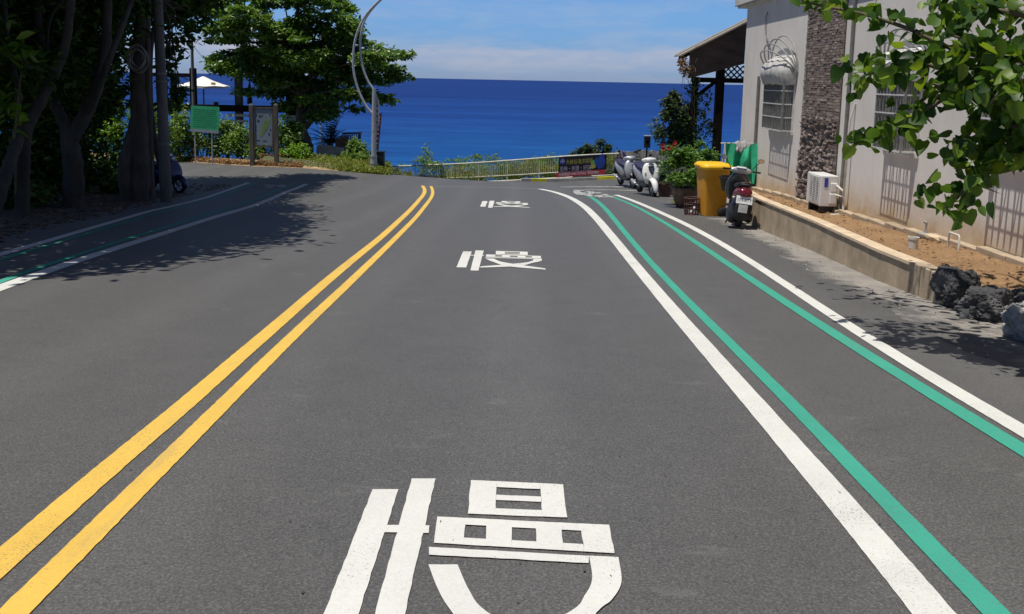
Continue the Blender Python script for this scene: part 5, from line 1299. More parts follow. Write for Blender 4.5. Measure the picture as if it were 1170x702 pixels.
btext('恐怖・刺激・好玩', .27, .06, -.68, M['bannerpink'], 'slogan_letters', .70)
btext('全台最大的體驗場   水上摩托  香蕉船  浮潛 獨木舟', .078, .05, -.785, M['bannerpink'], 'small_letters', .93)
btext('洽詢電話 0982-297082  歡迎預約', .15, .0, -Hb_ - .165, M['whitecloth'], 'phone_letters', .93, rdp, -.008)
# printed picture on the right end and logo at the left end
mb = MB(); mb.prism([BM @ Vector(p) for p in ((1.72, -.002, -.3), (1.80, -.002, -.12), (1.93, -.002, -.16), (1.98, -.002, -.05), (2.12, -.002, .06), (2.2, -.002, -.1), (2.26, -.002, -.35), (2.2, -.002, -.62), (1.95, -.002, -.70), (1.84, -.002, -.55))], ey_ * -.003); bpart(mb, 'picture', M['bannerblue'], pan)
mb = MB(); mb.prism([BM @ Vector(p) for p in ((1.6, -.002, -.42), (1.68, -.002, -.36), (1.78, -.002, -.45), (1.8, -.002, -.6), (1.66, -.002, -.66), (1.5, -.002, -.62))], ey_ * -.003); bpart(mb, 'picture', M['banneryellow'], pan)
mb = MB(); mb.prism([BM @ Vector(p) for p in ((1.58, -.003, -.3), (1.7, -.003, -.22), (1.78, -.003, -.35), (1.70, -.003, -.43), (1.55, -.003, -.42))], ey_ * -.003); bpart(mb, 'picture', M['bannergreen'], pan)
mb = MB(); mb.prism([BM @ Vector((.18 + .13 * math.cos(a), -.002, -.21 + .15 * math.sin(a))) for a in [2 * math.pi * k / 18 for k in range(18)]], ey_ * -.003); lg = bpart(mb, 'logo', M['bannerblue'], pan)
mb = MB()
for x in (.11, .18, .25): mb.box((x - .015, -.008, -.27), (x + .015, -.0055, -.13 if x != .18 else -.09), BM)
mb.build('logo_mark', M['bannerpink'], lg)

# ================================================================== VEGETATION BEYOND THE FENCE
sl = 0
def far_bush(u, v, y, r, n, mat, label, size=.16, name='bush', bias=.6, width=.45):
    c = at(u, v, y); z0 = terr(c.x, c.y)
    shrub(name, label, 'bush', (c.x, c.y, z0), [(c, r)], n, size, mat, 'bushes growing beyond the fence', stems=4, k=10, f=.4, bias=bias, width=width)
far_bush(667, 175, 46, (.60, .5, .7), 1300, M['leaf_vine'], 'spiky round bush above the left part of the banner')
far_bush(686, 175, 46, (.65, .5, .7), 1300, M['leaf_vine'], 'spiky round bush above the right end of the banner')
far_bush(650, 183, 47, (.8, .6, .5), 420, M['leaf_bright'], 'small yellow green bush left of the two spiky bushes')
far_bush(702, 180, 46, (.5, .5, .5), 200, M['leaf_vine'], 'thin greyish bush at the end of the grey wall')
far_bush(487, 181, 54, (.6, .6, .9), 160, M['leaf_shrub'], 'thin sprigs standing above the fence near the lamp post', .18)
far_bush(481, 187, 53, (1.6, .8, .45), 500, M['leaf_shrub'], 'low bush under the thin sprigs behind the fence')
far_bush(522, 186, 52, (1.5, .8, .45), 500, M['leaf_bright'], 'flat bright green bush behind the middle of the fence')
far_bush(552, 184, 51, (1.1, .8, .55), 420, M['leaf_shrub'], 'rounded green bush right of the flat bright bush')
far_bush(590, 192, 49, (2.2, .9, .6), 900, M['grass'], 'wide pale bush seen through the fence bars')
far_bush(625, 190, 48, (1.3, .9, .6), 600, M['leaf_shrub'], 'green bush seen through the fence left of the banner')
for i, (u, v, y, w_, h_) in enumerate(((455, 199, 53, 1.2, .5), (500, 198, 51.5, 1.5, .65), (535, 197, 49.5, 1.6, .75), (565, 196, 47.5, 1.5, .8), (606, 194, 45.5, 1.5, .85), (634, 193, 44.5, 1.2, .9), (700, 190, 44.2, 1.0, .8))):
    far_bush(u, v, y, (w_, .7, h_), 1100, M['grass'] if i % 2 == 0 else M['leaf_shrub'], ['pale tuft of greenery at the sea end of the fence, next to the cabinet', 'green tuft behind the fence below the low bush', 'pale greenery behind the fence bars below the flat bright bush', 'green tuft behind the fence below the rounded bush', 'pale greenery behind the fence midway to the banner', 'green tuft behind the fence just left of the banner', 'pale greenery behind the fence bars right of the banner'][i], .2, width=.3)
# grass on the slope at the fence foot: one uncounted mass
P_ = []
for i in range(3800):
    t = RS.uniform(0, 1); q = FT[0].lerp(FT[-1], t); x = q.x + RS.uniform(-1.2, 1.2); y = E(x) + RS.uniform(.25, 6.5)
    if x > -4.5: y = max(E(x) + .25, q.y + .15) + RS.uniform(0, 5)
    elif RS.uniform() < .12: y = E(x) + RS.uniform(.1, .8)
    else: y = max(E(x) + .25, q.y + .15) + RS.uniform(0, 4)
    P_.append((x, y, terr(x, y) + RS.uniform(0, .16)))
for i in range(5200):
    t = RS.uniform(0, 1); q = FT[0].lerp(FT[1], t / .3) if t < .3 else (FT[1].lerp(FT[2], (t - .3) / .35) if t < .65 else FT[2].lerp(FT[4], (t - .65) / .35))
    h_ = (.22 + .45 * (1 - t)) * RS.uniform(.0, 1.0) ** .6; P_.append((q.x + RS.uniform(-.1, .1), q.y + RS.uniform(.12, 1.1), q.z - 1.05 + h_))
tag(leaves('slope_grass', P_, .26, M['grass'], None, -.1, .16, -.8), 'pale yellow green grass on the bank under the fence', 'grass', kind='stuff')

# ================================================================== LAMP POST
pl_ = gr(427, 197); YL_ = pl_.y
lp = empty('street_lamp', pl_, 0, 'grey steel street lamp with two long curved arms at the junction', 'street lamp')
top = at(427.5, 101, YL_)
mb = MB(); mb.tube([pl_ - Z * .3, pl_ + Z * .02, pl_.lerp(top, .5), top], [.15, .13, .105, .085], 14); wp(mb.build('pole', M['galv'], smooth=True), lp)
mb = MB(); mb.tube([pl_ + Z * .0, pl_ + Z * .75], [.165, .15], 14)
for z in (.25, .38, .7): mb.tube([pl_ + Z * z, pl_ + Z * (z + .05)], .17, 14)
wp(mb.build('base_sleeve', M['galv'], smooth=True), lp)
def uvp(L, y): return densify([at(u, v, yy if yy else y) for u, v, yy in [(q + (None,))[:3] for q in L]], 8)
armA = uvp([(425.5, 130), (418, 121), (409, 102), (404, 80), (404, 58), (408, 38), (417, 19), (429, 5), (446, -10), (470, -25)], YL_)
armB = uvp([(426.5, 102), (420, 92), (414, 75), (411.5, 55), (412.5, 40), (416.5, 24), (427, 8.5), (443, -6.5), (468, -23)], YL_ + .12)
mb = MB(); mb.tube(armA, taper(.06, .045, len(armA)), 8); wp(mb.build('arm', M['galv'], smooth=True), lp)
mb = MB(); mb.tube(armB, taper(.055, .04, len(armB)), 8); wp(mb.build('arm', M['galv'], smooth=True), lp)
hd = armA[-1]; mb = MB(); mb.ring_loft([ring(hd + X * d_, Y, Z, a_, b_, 12, 3) for d_, a_, b_ in ((-.1, .08, .05), (.15, .17, .09), (.6, .18, .08), (.95, .08, .04))]); wp(mb.build('lamp_head', M['galv'], smooth=True), lp)
a, b = at(430.2, 108, YL_), at(432.5, 150, YL_)
mb = MB(); mb.prism([at(429.5, 106, YL_), at(433, 116, YL_), at(433.5, 140, YL_), at(430, 154, YL_), at(428.6, 154, YL_)], (0, .02, 0)); fn = wp(mb.build('perforated_plate', M['galv']), lp)
mb = MB()
for v in (121, 127, 133, 140):
    c = at(431, v, YL_ - .002); mb.prism([c + Vector((.035 * math.cos(q), -.003, .045 * math.sin(q))) for q in [k * math.pi / 5 for k in range(10)]], (0, .003, 0))
mb.build('plate_hole', M['acdark'], fn)
rf = empty('red_banner', at(432, 152, YL_ + .5), 0, 'narrow red banner with white marks hanging behind the street lamp', 'banner')
A_ = [at(u, v, YL_ + .5) for u, v in ((431.3, 130), (432, 140), (430, 155), (428.6, 172))]; B_ = [at(u, v, YL_ + .5) for u, v in ((435.6, 130), (435, 140), (433, 155), (431.5, 172))]
mb = MB(); n_ = 4
mb.add(A_ + B_ + [p + Y * .012 for p in A_ + B_], [(i, n_ + i, n_ + i + 1, i + 1) for i in range(3)] + [(8 + i, 9 + i, 9 + n_ + i, 8 + n_ + i) for i in range(3)] + [(i, i + 1, 9 + i, 8 + i) for i in range(3)] + [(4 + i, 12 + i, 13 + i, 5 + i) for i in range(3)]); cb = wp(mb.build('cloth_strip', M['redflag']), rf)
mb = MB()
for u, v in ((433.4, 134), (433.2, 138), (432.8, 143), (432, 148), (431.5, 153), (431, 158.5), (430.6, 164)):
    c = at(u, v, YL_ + .485); mb.box(c - Vector((.04, 0, .028)), c + Vector((.04, .004, .028)))
mb.build('white_marks', M['whitecloth'], cb)
mb = MB(); mb.tube([at(436, 128.5, YL_ + .52), at(430, 196, YL_ + .52)], .02, 6); wp(mb.build('pole', M['pole']), rf)
a, b = at(428.5, 194, YL_ + .35), at(438.5, 174.5, YL_ + .35)
cb = empty('cabinet', ((a.x + b.x) / 2, YL_ + .35, a.z - .1), 0, 'dark metal utility cabinet right behind the street lamp', 'cabinet')
w_ = (b.x - a.x) / 2; h_ = b.z - a.z + .1
mb = MB(); mb.box((-w_ - .22, 0, -.3), (w_, .4, h_)); mb.build('case', M['cabinet'], cb, bevel=.02)
mb = MB(); mb.box((-w_ - .25, -.03, h_ + .002), (w_ + .03, .43, h_ + .04)); mb.build('lid', M['cabinet'], cb)
mb = MB(); mb.box((-w_ - .12, -.015, .25), (-w_ + .0, -.002, h_ - .06)); mb.box((-w_ + .1, -.012, .25), (w_ - .05, -.002, h_ - .06)); mb.build('door', M['cabinet'], cb)

# ================================================================== GREEN SIGN AND MAP BOARD
pa, pb = gr(221.5, 187.5), gr(242, 188.5)
ysn = (pa.y + pb.y) / 2
gs = empty('green_sign', (pa + pb) / 2, 0, 'green notice board on two thin grey posts at the verge', 'sign')
c = [at(218, 121, ysn), at(250.5, 122.5, ysn), at(249.5, 152.8, ysn), at(217.5, 150.5, ysn)]; c2 = [at(217.5, 147, ysn), at(249.6, 149.5, ysn)]
mb = MB(); mb.prism([c[0], c[1], c2[1], c2[0]], (0, .03, 0)); pn = wp(mb.build('panel', M['signgreen']), gs)
mb = MB(); mb.prism([c2[0] - Z * .003, c2[1] - Z * .003, c[2], c[3]], (0, .03, 0)); wp(mb.build('grey_strip', M['signgrey']), gs)
mb = MB(); rr = random.Random(9)
for k in range(9):
    v = 124.5 + k * 2.45; u = 220.5 + rr.uniform(0, 1)
    while u < 247:
        L = rr.uniform(.8, 3.2); a = at(u, v + (u - 218) * .05, ysn) + Vector((0, -.004, 0)); b = at(min(u + L, 248.5), v + (u - 218) * .05 + .9, ysn) + Vector((0, -.004, 0))
        mb.box((a.x, ysn - .004, b.z), (b.x, ysn - .0015, a.z)); u += L + rr.uniform(.3, .9)
mb.build('lettering', M['signtext'], pn)
for u0, v0, u1, v1 in ((222.5, 150, 223, 188), (242, 151, 242.2, 189)):
    a, b = at(u0, v0, ysn + .06), at(u1, v1, ysn + .06); mb = MB(); mb.tube([a + Z * 1.0, Vector((a.x, a.y, a.z)), Vector((a.x, a.y, b.z - .3))], .03, 8); wp(mb.build('post', M['galv'], smooth=True), gs)
pa, pb = gr(287.5, 189.5), gr(316, 190.5); yb_ = (pa.y + pb.y) / 2 - .1
mpb = empty('map_board', Vector(((pa.x + pb.x) / 2, yb_, pa.z)), 0, 'information board with an island map between two brown timber posts', 'sign')
for u0, u1 in ((287, 287.6), (315, 315.4)):
    a, b = at(u0, 120.5, yb_), at(u1, 190, yb_); mb = MB(); mb.box((a.x - .09, yb_ - .08, b.z - .4), (a.x + .09, yb_ + .08, a.z)); mb.lathe([(.115, 0), (.06, .07)], (a.x, yb_, a.z + .001), 4, Matrix.Rotation(R(45), 3, 'Z')); wp(mb.build('post', M['postwood'], bevel=.01), mpb)
mb = MB()
for v0, v1, o_ in ((122.5, 124.8, 0), (166, 168.5, 0)):
    a, b = at(290.5, v0, yb_), at(312.5, v1, yb_); mb.box((a.x, yb_ - .045, b.z), (b.x, yb_ + .045, a.z))
a, b = at(290.5, 124.8, yb_), at(312.5, 166, yb_)
mb.box((a.x, yb_ - .04, b.z), (a.x + .05, yb_ + .04, a.z)); mb.box((b.x - .05, yb_ - .04, b.z), (b.x, yb_ + .04, a.z)); wp(mb.build('frame', M['postwood']), mpb)
mb = MB(); mb.box((a.x + .051, yb_ - .02, b.z + .002), (b.x - .051, yb_ + .02, a.z - .002)); mpn = wp(mb.build('map_panel', M['mapsea']), mpb)
mb = MB(); isl = [(305, 135), (308.5, 136.5), (308.8, 141), (306, 146), (304, 150.5), (301, 153), (298.5, 157), (296.5, 154), (298.5, 149), (299.5, 143.5), (302, 140)]
mb.prism([Vector((at(u, v, yb_).x, yb_ - .0215, at(u, v, yb_).z)) for u, v in isl][::-1], (0, -.003, 0)); mb.build('island', M['mapland'], mpn)
mb = MB(); rr = random.Random(4)
for u, v, wd in ((297.5, 131.5, 3.4), (293.5, 130, 1.6), (295.5, 137, 3), (293, 143.5, 2), (293, 148, 2), (309, 130, 2), (309.5, 147, 2), (308, 152, 2.6), (300, 131, 1.5), (295, 160, 6), (303, 160.5, 5)):
    a = at(u, v, yb_); wq = wd / 975 * yb_ / 2
    for j in range(2 if wd < 4 else 1):
        for i in range(int(wd * 1.4)):
            x = a.x - wq + 2 * wq * i / max(1, wd * 1.4); mb.box((x, yb_ - .0245, a.z - .05 - .055 * j), (x + .018, yb_ - .0213, a.z - .012 - .055 * j))
mb.build('map_lettering', M['ink'], mpn)

# ================================================================== TERRACE WITH PARASOL
YT = 49.0
tr = empty('terrace', at(270, 160, YT), 0, 'dark timber terrace with posts and rail above the hedge', 'terrace')
def tb(mb, name, mat, **k): return wp(mb.build(name, mat, **k), tr)
a, b = at(150, 121.5, YT), at(345, 130, YT)
zt_, zb2 = at(250, 120, YT).z, at(250, 127.5, YT).z
mb = MB(); mb.box((a.x, YT, zb2), (b.x + .4, YT + .2, zt_)); tb(mb, 'edge_beam', M['darkwood'])
mb = MB(); mb.box((a.x, YT + .2, zb2 + .05), (b.x + .4, YT + 5, zb2 + .14)); tb(mb, 'deck', M['darkwood'])
for u, vt, w_, m_, nm_ in ((199, 84, .3, 'darkwood', 'post'), (221, 78, .32, 'darkwood', 'post'), (272.5, 62, .38, 'darkbark', 'post')):
    c = at(u, 120, YT + .3); z1 = at(u, vt, YT + .3).z; mb = MB(); mb.box((c.x - w_ / 2, YT + .21, zb2 - 2.6), (c.x + w_ / 2, YT + .21 + w_, z1)); tb(mb, nm_, M[m_], bevel=.02)
mb = MB(); p0, p1 = at(150, 85, YT + .15), at(224, 87.5, YT + .15); mb.box((p0.x, YT + .05, p1.z - .05), (p1.x, YT + .2, p1.z + .16)); tb(mb, 'cross_beam', M['darkwood'])
for u in (206,): 
    pass
c0, c1 = at(326, 95, YT + .2), at(345, 160, YT + .2)
mb = MB(); mb.box((c0.x, YT + .21, c1.z - .6), (c1.x, YT + 1.1, at(330, 62, YT).z)); tb(mb, 'column', M['darkwood'], bevel=.03)
mb = MB(); 
for u in (240, 300):
    c = at(u, 128, YT); mb.box((c.x - .1, YT + .02, zb2 - 2.6), (c.x + .1, YT + .2, zb2 - .002))
tb(mb, 'deck_leg', M['darkwood'])
for u0, u1, v in ((262, 284, 130.5), (262, 283, 137), (320, 340, 131.5), (322, 338, 135)):
    a, b = at(u0, v, YT - .6), at(u1, v + 3, YT - .6); mb = MB(); mb.box((a.x, YT - .7, b.z), (b.x, YT - .5, a.z)); tb(mb, 'side_board', M['bench'])
c = at(251, 120, YT + .3)
mb = MB(); a, b = at(244.5, 117.5, YT + .1), at(249, 120.5, YT + .1); mb.box((a.x, YT + .05, zt_ + .002), (b.x, YT + .2, zt_ + .16)); tag(mb.build('planter_box', M['darkwood'], bevel=.01), 'small dark box on the terrace edge beam', 'box')
# parasol, open
yu = 52.5; pm = at(233, 122, yu); ap = at(230.5, 87, yu)
um = empty('parasol', (ap.x, yu, zb2 + .14), 0, 'cream open parasol with a small printed patch on the terrace', 'parasol')
e0, e1 = at(203, 98.5, yu), at(262, 99, yu); rad = (e1.x - e0.x) / 2; cx = (e0.x + e1.x) / 2
mb = MB(); n8 = 8; rim_z = at(233, 98, yu).z; hub = Vector((cx, yu, ap.z))
rings = []
for t in (0.02, .35, .7, 1.0):
    rr_ = []
    for k in range(48):
        a = 2 * math.pi * k / 48; f_ = math.cos(math.pi / 8) / math.cos(((a + math.pi / 8) % (math.pi / 4)) - math.pi / 8)
        sag = -.05 * math.sin(math.pi * t) - (.03 * (1 - abs(math.cos(4 * a))) * t)
        rr_.append(Vector((cx + math.cos(a) * rad * t * f_, yu + math.sin(a) * rad * t * f_, lerp(hub.z, rim_z, t ** .95) + sag)))
    rings.append(rr_)
rings.append([p - Z * .13 for p in rings[-1]])
mb.ring_loft(rings, cap=False); mb.add([hub + Z * .02] , []); mb.v.pop()
mb.add([hub + Z * .01] + rings[0], [(0, k + 1, (k + 1) % 48 + 1) for k in range(48)]); cn = wp(mb.build('canopy', M['umbrella'], smooth=True), um)
mb = MB(); mb.tube([Vector((cx, yu, zb2)), Vector((cx, yu, hub.z + .06))], .04, 8); wp(mb.build('pole', M['black']), um)
def onumb(u, v):
    best = at(u, v, yu - rad * .6); return best
mb = MB(); q = [(241, 94.3), (246, 94.6), (246.4, 97.4), (241.2, 97.2)]; mb.prism([at(u, v, yu - rad * .62) for u, v in q], (0, .012, 0)); mb.build('printed_patch', M['tan'], cn)
# folded parasol
yq = 50.5; b_ = at(285.5, 121, yq); t_ = at(284.5, 88, yq)
fp = empty('folded_parasol', (b_.x, yq, zb2 + .14), 0, 'folded dark parasol standing above the map board', 'parasol')
mb = MB(); zf = lambda v: at(285, v, yq).z - (zb2 + .14)
mb.lathe([(.16, zf(119)), (.155, zf(112)), (.12, zf(101)), (.06, zf(96.5)), (.03, zf(95))], (0, 0, 0), 14); mb.build('folded_canopy', M['black'], fp, smooth=True)
mb = MB(); mb.tube([(0, 0, 0), (0, 0, zf(88))], .035, 8); mb.build('pole', M['black'], fp)
# slim utility pole with wire left of the parasol
yv = 46.0; a, b = at(219, 46, yv), at(222, 150, yv)
mb = MB(); mb.tube([Vector((b.x, yv, terr(b.x, yv) - .2)), b, a], [.10, .09, .075], 10); pol = tag(mb.build('utility_pole', M['pole'], smooth=True), 'slim grey utility pole rising behind the green sign', 'pole')
mb = MB(); p0 = at(219, 50, yv); p1 = at(262, 78, yv + 6); mb.tube([p0.lerp(p1, t) - Z * .5 * math.sin(math.pi * t) for t in [k / 12 for k in range(13)]], .012, 5); tag(mb.build('wire', M['black']), 'thin black wire sagging from the slim utility pole', 'wire')
# small brown hut edge, railing and ramp by the palm
yd = 46
a, b = at(383, 158, yd), at(398, 170, yd); mb = MB(); mb.box((a.x, yd, b.z - .5), (b.x, yd + .12, a.z)); tag(mb.build('panel_wall', M['plywood'], bevel=.02), 'low brown panel under the dark palm', 'panel')
a, b = at(361, 165.5, 44.5), at(391, 175, 44.5); mb = MB(); mb.prism([at(362, 166, 44.5), at(372, 166.5, 44.5), at(391, 170, 44.5), at(391, 178, 44.5), at(361, 176, 44.5)], (0, .5, 0)); tag(mb.build('ramp_wall', M['greyconc'], bevel=.02), 'short sloping pale concrete wall beside the almond tree trunk', 'wall')
rl = empty('railing', at(403, 172, 46.3), 0, 'dark metal railing between the palm and the street lamp', 'railing')
a, b = at(391, 152.5, 46.3), at(412, 152.2, 46.3); zl = at(400, 172, 46.3).z
mb = MB(); mb.tube([a, b], .05, 6); wp(mb.build('top_rail', M['black']), rl)
mb = MB()
for k in range(10): q = a.lerp(b, k / 9); mb.tube([q, Vector((q.x, q.y, zl - .3))], .022, 5)
wp(mb.build('bar', M['black']), rl)
mb = MB(); q = a.lerp(b, .93); mb.tube([q + Z * .02, Vector((q.x, q.y, zl - .6))], .06, 8); wp(mb.build('post', M['black']), rl)
mb = MB(); c = at(412, 152, 46.25); mb.cbox(c, (.16, .06, .14)); wp(mb.build('end_cap', M['pinkcloth'], bevel=.02), rl)
mb = MB(); c = at(388, 153.5, 46.2); a, b = at(391, 155, 46.4), at(398, 168, 46.4); mb.box((a.x, 46.4, b.z), (b.x, 46.44, a.z)); tag(mb.build('mesh_screen', M['bench']), 'pale mesh screen tied inside the dark railing', 'screen')
yl = 56; c = at(365.8, 130, yl); mb = MB(); mb.box(c - Vector((.13, .1, .13)), c + Vector((.13, .1, .13))); mb.tube([c - Z * .1, Vector((c.x, c.y, c.z - 3.5))], .03, 6); tag(mb.build('floodlight', M['whitecloth'], bevel=.02), 'small white floodlight on a post against the sea', 'lamp')
#PART4
# ================================================================== TREES AND HEDGES
def tree(name, label, base, trunk_parts, clumps, size, mat, bark, group=None, bias=.7, width=.5, droop=.15, rs=RS):
    """trunk_parts: list of (path, r0, r1); clumps: list of (centre, radii, n)"""
    r = empty(name, base, 0, label, 'tree', group)
    mb = MB()
    for path, r0, r1 in trunk_parts:
        c = densify([Vector(p) for p in path], 5); mb.tube(c, [lerp(r0, r1, i / (len(c) - 1)) * (1 + .08 * math.sin(i * 2.3)) for i in range(len(c))], 10)
    wp(mb.build('trunk', bark, smooth=True), r)
    P = np.concatenate([clump(c, rr, n, .35, rs) for c, rr, n in clumps])
    wp(leaves('crown', P, size, mat, None, bias, width, droop, rs=rs), r); return r
def limbs_to(start, ends, r0, r1=.03, sag=.0):
    out = []
    for e in ends:
        s, e = Vector(start), Vector(e); m = s.lerp(e, .5) + Vector((random.uniform(-.3, .3), random.uniform(-.3, .3), random.uniform(0, .5)))
        out.append(([s, m, e], r0, r1))
    return out
# ---- sea almond tree in the middle distance: flat tiers of big leaves
YM = 46.5
tiers = [(300, -6, 75, 14), (350, -12, 50, 14), (385, 17, 20, 8), (300, 18, 60, 14), (350, 28, 55, 13), (372, 8, 28, 10), (400, 40, 40, 10), (305, 50, 58, 12), (365, 55, 48, 13), (280, 72, 38, 9), (330, 72, 48, 12), (385, 70, 48, 13), (428, 66, 26, 7), (455, 63, 13, 4),
         (268, 76, 18, 5), (315, 92, 42, 9), (365, 95, 50, 12), (412, 90, 40, 9), (446, 88, 19, 5), (405, 108, 26, 8), (362, 112, 32, 9), (300, 104, 22, 6), (432, 112, 13, 4), (322, 40, 40, 10), (250, 76, 12, 4), (400, 26, 14, 5), (240, 30, 30, 12), (252, 10, 30, 12), (275, 62, 30, 9), (290, 82, 34, 9), (345, 106, 34, 9), (385, 122, 24, 7), (372, 132, 16, 6), (340, 118, 26, 7), (392, 52, 40, 10), (330, 62, 50, 10), (420, 78, 34, 8), (275, 28, 34, 12), (298, 34, 40, 12), (325, 2, 60, 14), (262, 45, 22, 8), (345, 78, 50, 10), (380, 62, 40, 10), (310, 66, 40, 10)]
ppm = FPX / YM
cls = []; ends = []
rt = np.random.RandomState(21)
for (u, v, du, dv) in tiers:
    dep = rt.uniform(-2.2, 2.2); y = YM + dep; c = at(u, v, y); rx = du / FPX * y; rz_m = max(.22, dv / FPX * y * .62)
    ry = min(2.6, max(.8, rx * .9)); ends.append(c)
    k = max(4, int(rx * 5.0))
    for i in range(k):
        a = rt.uniform(0, 6.28); q = math.sqrt(rt.uniform(0.02, 1)); cc = (c.x + math.cos(a) * rx * q, c.y + math.sin(a) * ry * q, c.z + rt.uniform(-.8, .8) * rz_m - .10 * q * rx * .3)
        cls.append((cc, (.66, .66, .24), 120))
base = at(353, 172, YM); f1 = at(345, 140, YM); f2 = at(346, 105, YM)
tp = [([base - Z * .5, at(350, 163, YM), at(345, 150, YM), f1], .34, .24), ([f1, at(352, 128, YM), at(363, 112, YM + .3)], .2, .1), ([f1, at(342, 122, YM), f2, at(340, 60, YM), at(340, 10, YM)], .24, .08), ([at(345, 150, YM), at(354, 140, YM - .2), at(368, 126, YM - .3), at(385, 110, YM - .5)], .2, .07)]
for e in ends: tp += limbs_to(at(343, lerp(60, 115, random.random()), YM), [e], .09, .025)
tree('sea_almond_tree', 'broad green tree with flat leafy tiers behind the map board', base, tp, cls, .27, M['leaf_almond'], M['darkbark'], 'trees along the road', bias=.8, width=.58, droop=.05, rs=rt)

# ---- roadside trees on the left (big shady crowns over the lane)
def crown_cloud(boxes, k, n, rc, rs, keep=None):
    out = []
    while len(out) < k:
        (x0, x1, y0, y1, z0, z1) = boxes[rs.randint(len(boxes))]
        c = (rs.uniform(x0, x1), rs.uniform(y0, y1), rs.uniform(z0, z1))
        if keep and not keep(c): continue
        out.append((c, (rc * rs.uniform(.7, 1.3), rc * rs.uniform(.7, 1.3), rc * rs.uniform(.35, .6)), n))
    return out
rl_ = np.random.RandomState(5)
def proj(p):
    q = ROT.transposed() @ (Vector(p) - CAMP)
    if q.z > -.1: return None
    return (W0 / 2 + q.x / -q.z * FPX, VP - q.y / -q.z * FPX)
def keepL(c):
    q = proj(c)
    if q is None: return True
    u, v = q
    if v < -45: return True                       # above the frame
    if u > 232: return False
    if 126 < u < 152 and 30 < v < 130: return False        # the gap the sea shows through
    if v > 58 + 70 * ss(140 - u, 0, 60): return False
    if u > 188 and v > 34: return False
    return True
def off_road(c):      # keep the shade's rim where the photograph has it
    x, y, z = c; h = z - G(x, y); sx_ = x + .24 * h; sy_ = y + .12 * h
    pts = ((8.2, -5.1), (9.3, -4.8), (10.5, -4.2), (12, -3.8), (14, -3.4), (16, -4.1), (18, -4.6), (20, -5.0), (22, -5.9), (26, -6.6), (31, -7.2), (34, -7.2))
    if sy_ < 8.4 or sy_ > 33: return sx_ < -7
    for (ya, xa), (yb, xb) in zip(pts, pts[1:]):
        if ya <= sy_ <= yb: return sx_ < lerp(xa, xb, (sy_ - ya) / (yb - ya)) - .35
    return sx_ < -8
def both(c): return keepL(c) and off_road(c)
def gz(x, y): return Vector((x, y, terr(x, y)))
tA = gr(24, 246); tB = gr(82, 237); tC = gr(158, 229); 
# tree A, slim pale trunks at the left edge
pa = [[tA - Z * .3, at(26, 200, tA.y), at(30, 150, tA.y), at(50, 110, tA.y + .3), at(72, 60, tA.y + .4), at(80, 10, tA.y), at(86, -90, tA.y)], [at(28, 180, tA.y), at(14, 165, tA.y - .3), at(-6, 190, tA.y - 1.4), at(-24, 235, tA.y - 1.6)]]
clA = crown_cloud([(-15, -9, 11, 20, 3.6, 7.5), (-12, -6.2, 9, 17, 4.2, 7.5), (-12, -5.2, 8, 15, 4.4, 6.5), (-9, -4.2, 10, 17, 4.6, 6.3), (-18, -12, 12, 22, 3, 7), (-15, -9.5, 15, 22, 1.0, 3.6)], 430, 105, 1.0, rl_, both)
tpA = [(pa[0], .15, .07), ([at(30, 185, tA.y), at(22, 150, tA.y), at(20, 100, tA.y), at(8, 40, tA.y), at(2, -60, tA.y)], .08, .04), ([at(-8, 246, tA.y - 1.5), at(2, 215, tA.y - 1.2), at(14, 178, tA.y - .6), at(26, 150, tA.y), at(35, 135, tA.y)], .13, .09)]
for c, rr, n in clA[::26]: tpA += limbs_to(at(80, -10, tA.y), [c], .045, .015)
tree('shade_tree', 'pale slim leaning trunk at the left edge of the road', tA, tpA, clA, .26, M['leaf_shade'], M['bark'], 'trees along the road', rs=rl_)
# tree B, forked trunk
clB = crown_cloud([(-16, -9.5, 18, 25, 3.2, 7.5), (-12, -7, 15, 24, 4.2, 7.5), (-12, -5.6, 15, 24, 4.8, 6.5), (-10, -5.2, 15, 21, 5, 6.5), (-19, -13, 19, 27, 2.5, 7), (-16, -10, 20, 26, 1.0, 3.4)], 430, 105, 1.05, rl_, both)
fb = at(78, 150, tB.y)
tpB = [([tB - Z * .3, at(84, 195, tB.y), at(80, 165, tB.y), fb], .24, .18), ([fb, at(68, 130, tB.y), at(60, 112, tB.y + .3), at(50, 60, tB.y + .5), at(44, 20, tB.y), at(36, -90, tB.y)], .14, .07), ([at(80, 160, tB.y), at(98, 130, tB.y), at(112, 95, tB.y + .2), at(120, 60, tB.y + .4), at(122, 15, tB.y + .4), at(126, -90, tB.y + .4)], .17, .09), ([at(98, 130, tB.y), at(106, 118, tB.y - .3), at(128, 60, tB.y - .6), at(150, 0, tB.y), at(170, -70, tB.y)], .08, .05)]
for c, rr, n in clB[::26]: tpB += limbs_to(at(120, -15, tB.y), [c], .045, .015)
tree('shade_tree', 'dark forked trunk with a thick leaf crown at the left', tB, tpB, clB, .26, M['leaf_shade'], M['bark'], 'trees along the road', rs=rl_)
